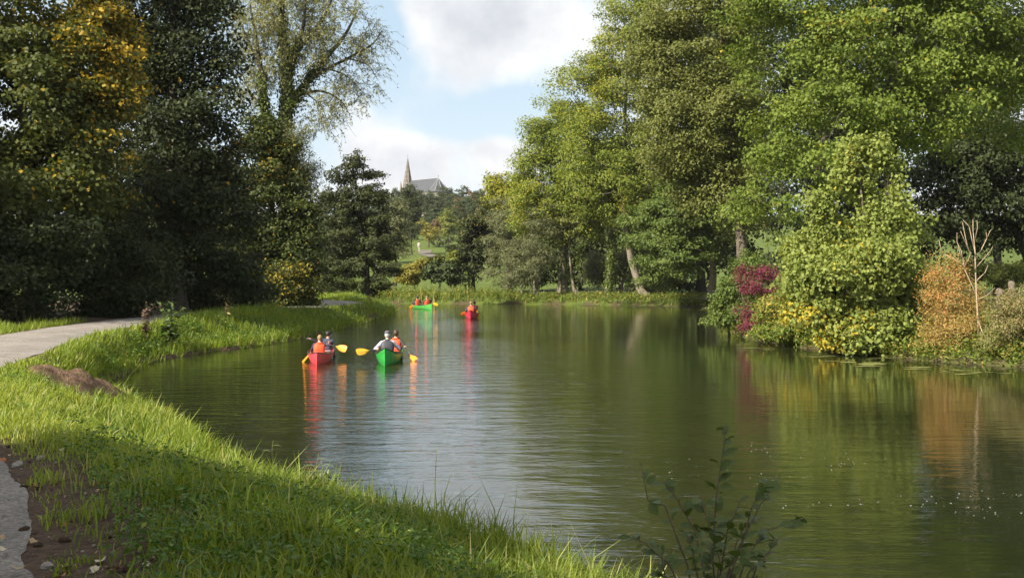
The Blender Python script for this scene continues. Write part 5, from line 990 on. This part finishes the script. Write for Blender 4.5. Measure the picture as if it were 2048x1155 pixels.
        if vm is VEST_O:
            cb = MB(); cb.tube([T_(0.115*math.cos(t), -0.01+0.085*math.sin(t), 0.57+0.02*math.sin(t)) for t in np.linspace(-0.6, -math.pi+0.6, 9)], [0.022]+[0.034]*7+[0.022], 8); cb.build('collar', vm, vo_, smooth=True)
            for z in (0.155, 0.30):
                w = float(np.interp(z, [0.10, 0.2, 0.36], [0.200, 0.198, 0.214])); sb = MB(); rings = [[T_((w+0.004)*math.copysign(abs(math.cos(t))**0.62, math.cos(t)), 0.162*math.copysign(abs(math.sin(t))**0.72, math.sin(t)), z+dz_) for t in np.arange(28)*2*math.pi/28] for dz_ in (-0.010, 0.010)]; sb.loft(rings, False); sb.build('strap', (BLACK if z < 0.2 else vm), vo_)
        else:
            cb = MB(); cb.tube([T_(0.075*math.cos(t), 0.0+0.068*math.sin(t), 0.575) for t in np.linspace(0, 2*math.pi, 15)], 0.024, 8, False); cb.build('collar', vm, vo_, smooth=True)
    return root
def paddle(label, grip, tip, blade_n, mat, L=None):
    """grip and blade tip in world space"""
    a, b_ = Vector(grip), Vector(tip); ax = (b_-a).normalized(); Lt = (b_-a).length; bl = 0.46; root = empty('paddle', b_); tag(root, label, 'paddle', 'canoe paddles'); o_ = -b_
    neck = b_-ax*bl; n_ = Vector(blade_n); n_ = (n_-ax*n_.dot(ax)).normalized(); sd_ = ax.cross(n_)
    m_ = MB(); m_.tube([a+o_, neck+ax*0.12+o_], 0.015, 8); m_.build('shaft', SHAFT, root, smooth=True)
    g_ = MB(); g_.tube([a-sd_*0.055+o_, a+o_, a+sd_*0.055+o_], [0.016, 0.019, 0.016], 8); g_.build('grip', SHAFT, root, smooth=True)
    bm_ = MB(); rings = []
    for u, w, t in ((0, 0.016, 0.014), (0.12, 0.035, 0.013), (0.35, 0.088, 0.010), (0.65, 0.112, 0.008), (0.88, 0.108, 0.006), (0.97, 0.085, 0.005), (1.0, 0.055, 0.004)):
        c = neck+ax*bl*u+o_; rings.append([c-sd_*w, c-sd_*w*0.4+n_*t, c+n_*(t+0.008*(1-u)), c+sd_*w*0.4+n_*t, c+sd_*w, c+sd_*w*0.4-n_*t, c-n_*(t+0.008*(1-u)), c-sd_*w*0.4-n_*t])
    bm_.loft(rings); bm_.build('blade', mat, root)
    return a, neck
def on_boat(mid, head, t, x=0.0, z=0.0):
    h_ = Vector((*head, 0)); r_ = Vector((head[1], -head[0], 0)); return Vector((*mid, 0))+h_*t+r_*x+Vector((0, 0, z))
def hv(p): return Vector(tuple(float(c) for c in p))
# near red canoe
hd = unit(np.array([[-0.118, 1.0]]))[0]; st = P(634, 730, 33.0)[:2]; mid = st+hd*2.3
canoe('pink-red canoe with two paddlers, nearest the left bank', mid, hd, HULL_RED, TRIM, 0.11, 0.26, 2.25, 0.39); rz = math.atan2(hd[1], hd[0])-math.pi/2
g1, n1_ = paddle('orange paddle dipped in the water left of the near red canoe', P(631, 694, 34.55), P(602, 727, 34.3), (1, 0.55, 0.1), PAD_O)
g2, n2_ = paddle('orange paddle held out level to the right of the near red canoe', P(614, 677, 36.0), P(693, 698, 35.0), (-0.1, -1, 0.2), PAD_O)
person('person in orange life vest at the stern of the near pink-red canoe', on_boat(mid, hd, -1.2, 0.0, 0.13), rz+0.1, (hv(g1.lerp(n1_, 0.82)), hv(g1)), PURPLE, JEANS, HAIRL, 'short', (VEST_O, 0.0), 0.10, 0.04, 0.2, group='canoeists', s=0.84)
person('person in navy jacket raising a hand in the near red canoe', on_boat(mid, hd, 1.1, 0.12, 0.10), rz-0.25, (hv(g2), hv(g2.lerp(n2_, 0.72))), NAVY, JEANS, HAIRD, 'bun', None, 0.08, 0.06, -0.8, group='canoeists', s=0.88)
# near green canoe
hd = unit(np.array([[-0.050, 1.0]]))[0]; st = P(770, 732, 32.6)[:2]; mid = st+hd*2.3; rz = math.atan2(hd[1], hd[0])-math.pi/2
canoe('bright green canoe beside the near red canoe with raised stern', mid, hd, HULL_GREEN, TRIM, 0.26, 0.27, 2.25, 0.40)
g3, n3_ = paddle('yellow-orange paddle lifted flat to the left of the near green canoe', P(797, 692, 34.1), P(713, 704, 33.0), (-0.1, -1, 0.3), PAD_Y)
g4, n4_ = paddle('orange paddle dipped in the water right of the near green canoe', P(797, 676, 36.2), P(830, 721, 34.6), (-0.3, 1, 0.1), PAD_O)
person('person in cap, dark gilet and grey sleeves in the near green canoe', on_boat(mid, hd, -1.2, 0.0, 0.15), rz+0.05, (hv(g3.lerp(n3_, 0.72)), hv(g3)), SHIRT, JEANS, HAIRG, 'cap', (GILET, 0.035), 0.16, 0.0, 0.1, group='canoeists', s=0.98)
person('person with curly brown hair and orange vest in near green canoe', on_boat(mid, hd, 1.1, 0.12, 0.12), rz-0.1, (hv(g4), hv(g4.lerp(n4_, 0.7))), DARKC, DARKC, HAIRB, 'curly', (VEST_O, 0.0), 0.10, 0.0, 0.2, group='canoeists', s=0.91)
# far red canoe
hd = unit(np.array([[-0.01, 1.0]]))[0]; st = P(941, 637, 69.0)[:2]; mid = st+hd*2.3; rz = math.atan2(hd[1], hd[0])-math.pi/2
canoe('crimson canoe alone in mid river', mid, hd, HULL_WINE, TRIM)
g5, n5_ = paddle('orange paddle on the left of the mid-river crimson canoe', P(944, 622, 70.3), P(922, 628, 70.0), (0.2, 1, 0.3), PAD_O)
g6, n6_ = paddle('yellow paddle held on the right of the mid-river crimson canoe', P(950, 611, 71.9), P(957, 633, 71.6), (0.3, 1, 0.2), PAD_Y)
person('person in orange life vest at the stern of the mid-river crimson canoe', on_boat(mid, hd, -1.2, 0.0, 0.20), rz, (hv(g5.lerp(n5_, 0.7)), hv(g5)), PURPLE, DARKC, HAIRL, 'short', (VEST_O, 0.0), 0.10, 0, 0, group='canoeists')
person('person in red vest mostly hidden in the bow of the mid-river crimson canoe', on_boat(mid, hd, 1.15, 0.16, 0.17), rz-0.1, (hv(g6), hv(g6.lerp(n6_, 0.6))), DARKC, DARKC, HAIRB, 'short', (VEST_O, 0.0), 0.10, 0, 0, group='canoeists')
# far green canoe
hd = unit(np.array([[-0.46, 1.0]]))[0]; st = P(864, 618, 87.5)[:2]; mid = st+hd*2.3; rz = math.atan2(hd[1], hd[0])-math.pi/2
canoe('light green canoe farthest away, turning left near the far bank', mid, hd, HULL_LIGHT, TRIM)
s1 = on_boat(mid, hd, -1.2, 0, 0.20); s2 = on_boat(mid, hd, 1.15, 0, 0.17)
g7, n7_ = paddle('yellow paddle raised at the right of the farthest green canoe', s1+Vector((-0.25, 0.3, 0.45)), s1+Vector((0.85, 0.0, 0.16)), (0.1, 1, 0.3), PAD_Y)
g8, n8_ = paddle('orange paddle at the left of the farthest green canoe', s2+Vector((0.15, 0.3, 0.5)), s2+Vector((-0.62, -0.1, -0.12)), (0.1, 1, 0.3), PAD_O)
person('person in orange life vest at the stern of the farthest green canoe', s1, rz+0.3, (hv(g7), hv(g7.lerp(n7_, 0.7))), DARKC, DARKC, HAIRL, 'short', (VEST_O, 0.0), 0.06, 0, 0, group='canoeists')
person('person with dark hair and orange life vest in the bow of the farthest green canoe', s2, rz+0.3, (hv(g8.lerp(n8_, 0.7)), hv(g8)), NAVY, DARKC, HAIRD, 'short', (VEST_O, 0.0), 0.06, 0, 0, group='canoeists')
# walker on the hill path
bx = (838-CX)/F*247; zz = ground_z(bx, 247)+0.12
person('distant person in pale clothes standing on the hill path', (bx, 247, zz+1.12), 0.3, ((bx-0.3, 247.05, zz+0.95), (bx+0.3, 247.05, zz+0.95)), PALEC, PALEC, HAIRB, 'short', None, 0.0, standing=True, s=1.3)

# ------------------------------------------------------------------ church on the hill
def church():
    d = 500.0; sp = P(815.5, 375, d); ang = math.radians(-46); root = empty('church', (sp[0], d, 30.0), ang)
    tag(root, 'stone church with pointed spire and slate roof on the wooded hilltop', 'church'); z0 = 30.0; Zp = lambda y: CAMZ+(HZ-y)/F*d-z0
    STW = pmat('church_stone', (0.24, 0.215, 0.185), 0.9, (1.2, 0.75), (3, 0.5, 0.1)); SPM = pmat('spire_stone', (0.135, 0.120, 0.105), 0.9, (1.4, 0.6), (3, 0.6, 0.1)); SLATE = pmat('slate', (0.048, 0.052, 0.062), 0.6, (0.8, 0.8), (6, 0.4, 0.05)); LEAD = pmat('ridge_lead', (0.22, 0.23, 0.25), 0.5); GL = pmat('window_glass', (0.03, 0.035, 0.045), 0.15); IRON = pmat('iron', (0.08, 0.08, 0.085), 0.5)
    hb = 2.6; zb = Zp(372); zt = Zp(316)
    m_ = MB(); m_.box((0, 0, (zb-2)/2-1), (hb, hb, (zb-2)/2+1)); m_.build('tower', STW, root)
    for sx, sy in ((-1, -1), (-1, 1), (1, -1), (1, 1)):
        m_ = MB(); rings = [[((hb-0.35)*sx+r_*cx_, (hb-0.35)*sy+r_*cy_, z) for cx_, cy_ in ((-1, -1), (1, -1), (1, 1), (-1, 1))] for r_, z in ((0.35, zb-2), (0.35, zb-0.4), (0.05, zb+2.2))]; m_.loft(rings); m_.build('pinnacle', STW, root)
    m_ = MB(); k = 8; rings = []
    for u in np.linspace(0, 1, 8): r_ = 2.55*(1-u)+0.06; rings.append([(r_*math.cos(2*math.pi*(j+0.5)/k), r_*math.sin(2*math.pi*(j+0.5)/k), (zb-2)+(zt-zb+2)*u) for j in range(k)])
    m_.loft(rings); spire = m_.build('spire', SPM, root)
    for lev, u in enumerate((0.22, 0.36, 0.5, 0.64)):
        r_ = 2.55*(1-u)*math.cos(math.pi/8); z = (zb-2)+(zt-zb+2)*u; s_ = 0.30*(1-0.45*u)
        for j in range(8):
            an = 2*math.pi*j/8; R = Matrix.Rotation(an, 3, 'Z'); w = MB(); w.box(R@Vector((r_+0.02, 0, z)), (0.09, s_, s_*1.5), R); w.build('lucarne', STW, spire)
    for j in range(8):
        an = 2*math.pi*(j+0.5)/8; w = MB(); w.tube([(2.6*math.cos(an), 2.6*math.sin(an), zb-2), (0.07*math.cos(an), 0.07*math.sin(an), zt)], [0.13, 0.05], 5); w.build('rib', STW, spire)
    w = MB(); w.tube([(0, 0, zt-0.2), (0, 0, zt+1.5)], 0.05, 5); w.box((0, 0, zt+1.05), (0.4, 0.05, 0.05)); w.build('cross', IRON, spire)
    for j in range(4):
        an = math.pi/2*j; R = Matrix.Rotation(an, 3, 'Z'); w = MB(); w.box(R@Vector((hb+0.01, 0, zb-4.6)), (0.06, 0.55, 1.3), R); w.build('belfry_window', GL, root)
    # nave runs along local +x (towards the right and the viewer), ending in a hipped apse
    zr = Zp(362); ze = zr-6.0; x0, x1, hw = 2.6, 21.5, 5.0
    m_ = MB(); m_.box(((x0+x1)/2, 0, ze/2-1), ((x1-x0)/2, hw, ze/2+1)); 
    ap = [(x1, -hw), (x1+2.5, -hw*0.8), (x1+4.4, -hw*0.35), (x1+4.4, hw*0.35), (x1+2.5, hw*0.8), (x1, hw)]
    m_.add([(x, y, -2) for x, y in ap]+[(x, y, ze) for x, y in ap], [(i, i+1, i+7, i+6) for i in range(5)]); m_.build('nave_wall', STW, root)
    m_ = MB(); o_ = 0.4
    m_.add([(x0, -hw-o_, ze-0.3), (x1, -hw-o_, ze-0.3), (x1, 0, zr), (x0, 0, zr), (x0, hw+o_, ze-0.3), (x1, hw+o_, ze-0.3)], [(0, 1, 2, 3), (5, 4, 3, 2)])
    apr = [(x1+(x-x1)*1.08, y*1.08, ze-0.3) for x, y in ap]; m_.add(apr+[(x1, 0, zr)], [(i, i+1, 6) for i in range(5)]); roof = m_.build('roof', SLATE, root)
    rd = MB(); rd.tube([(x0, 0, zr+0.05), (x1, 0, zr+0.05)], 0.10, 5); rd.build('ridge', LEAD, roof)
    for i in range(6): h_ = MB(); h_.tube([(x1, 0, zr+0.05), tuple(np.array(apr[i])+np.array([0, 0, 0.08]))], 0.13, 5); h_.build('hip_flashing', LEAD, roof)
    cr = MB(); cr.tube([(x1, 0, zr), (x1, 0, zr+1.3)], 0.06, 5); cr.box((x1, 0, zr+0.95), (0.05, 0.3, 0.05)); cr.build('cross', IRON, roof)
    for s_ in (-1, 1):
        for i in range(5):
            w = MB(); x = x0+2+i*3.8; V = [(x+0.6*math.cos(t), s_*(hw+0.03), ze-2.0+0.9*math.sin(t)) for t in np.linspace(0, math.pi, 7)]+[(x-0.6, s_*(hw+0.03), ze-5), (x+0.6, s_*(hw+0.03), ze-5)]; V2 = [(a, b_+s_*0.08, c) for a, b_, c in V]
            k = len(V); w.add(V+V2, [tuple(range(k)), tuple(range(2*k-1, k-1, -1))]+[(j, (j+1) % k, k+(j+1) % k, k+j) for j in range(k)]); w.build('window', GL, root)
            bt = MB(); bt.box((x+1.9, s_*(hw+0.4), ze/2-1.5), (0.35, 0.42, ze/2)); bt.build('buttress', STW, root)
church()

# ------------------------------------------------------------------ thin air over the valley
hm_ = bpy.data.materials.new('haze_air'); hm_.use_nodes = True; hm_.node_tree.nodes.clear(); gg = G(hm_.node_tree)
pv = gg.n('ShaderNodeVolumePrincipled'); pv.inputs['Color'].default_value = (0.93, 0.95, 1.0, 1); pv.inputs['Density'].default_value = 0.00009; pv.inputs['Anisotropy'].default_value = 0.2
ho = gg.n('ShaderNodeOutputMaterial'); gg.l(pv.outputs[0], ho.inputs['Volume'])
hz = MB(); hz.box((0, 1050, 32.0), (930, 1200, 36.0)); tag(hz.build('haze', hm_), 'thin pale haze in the valley air', 'haze', kind='stuff')
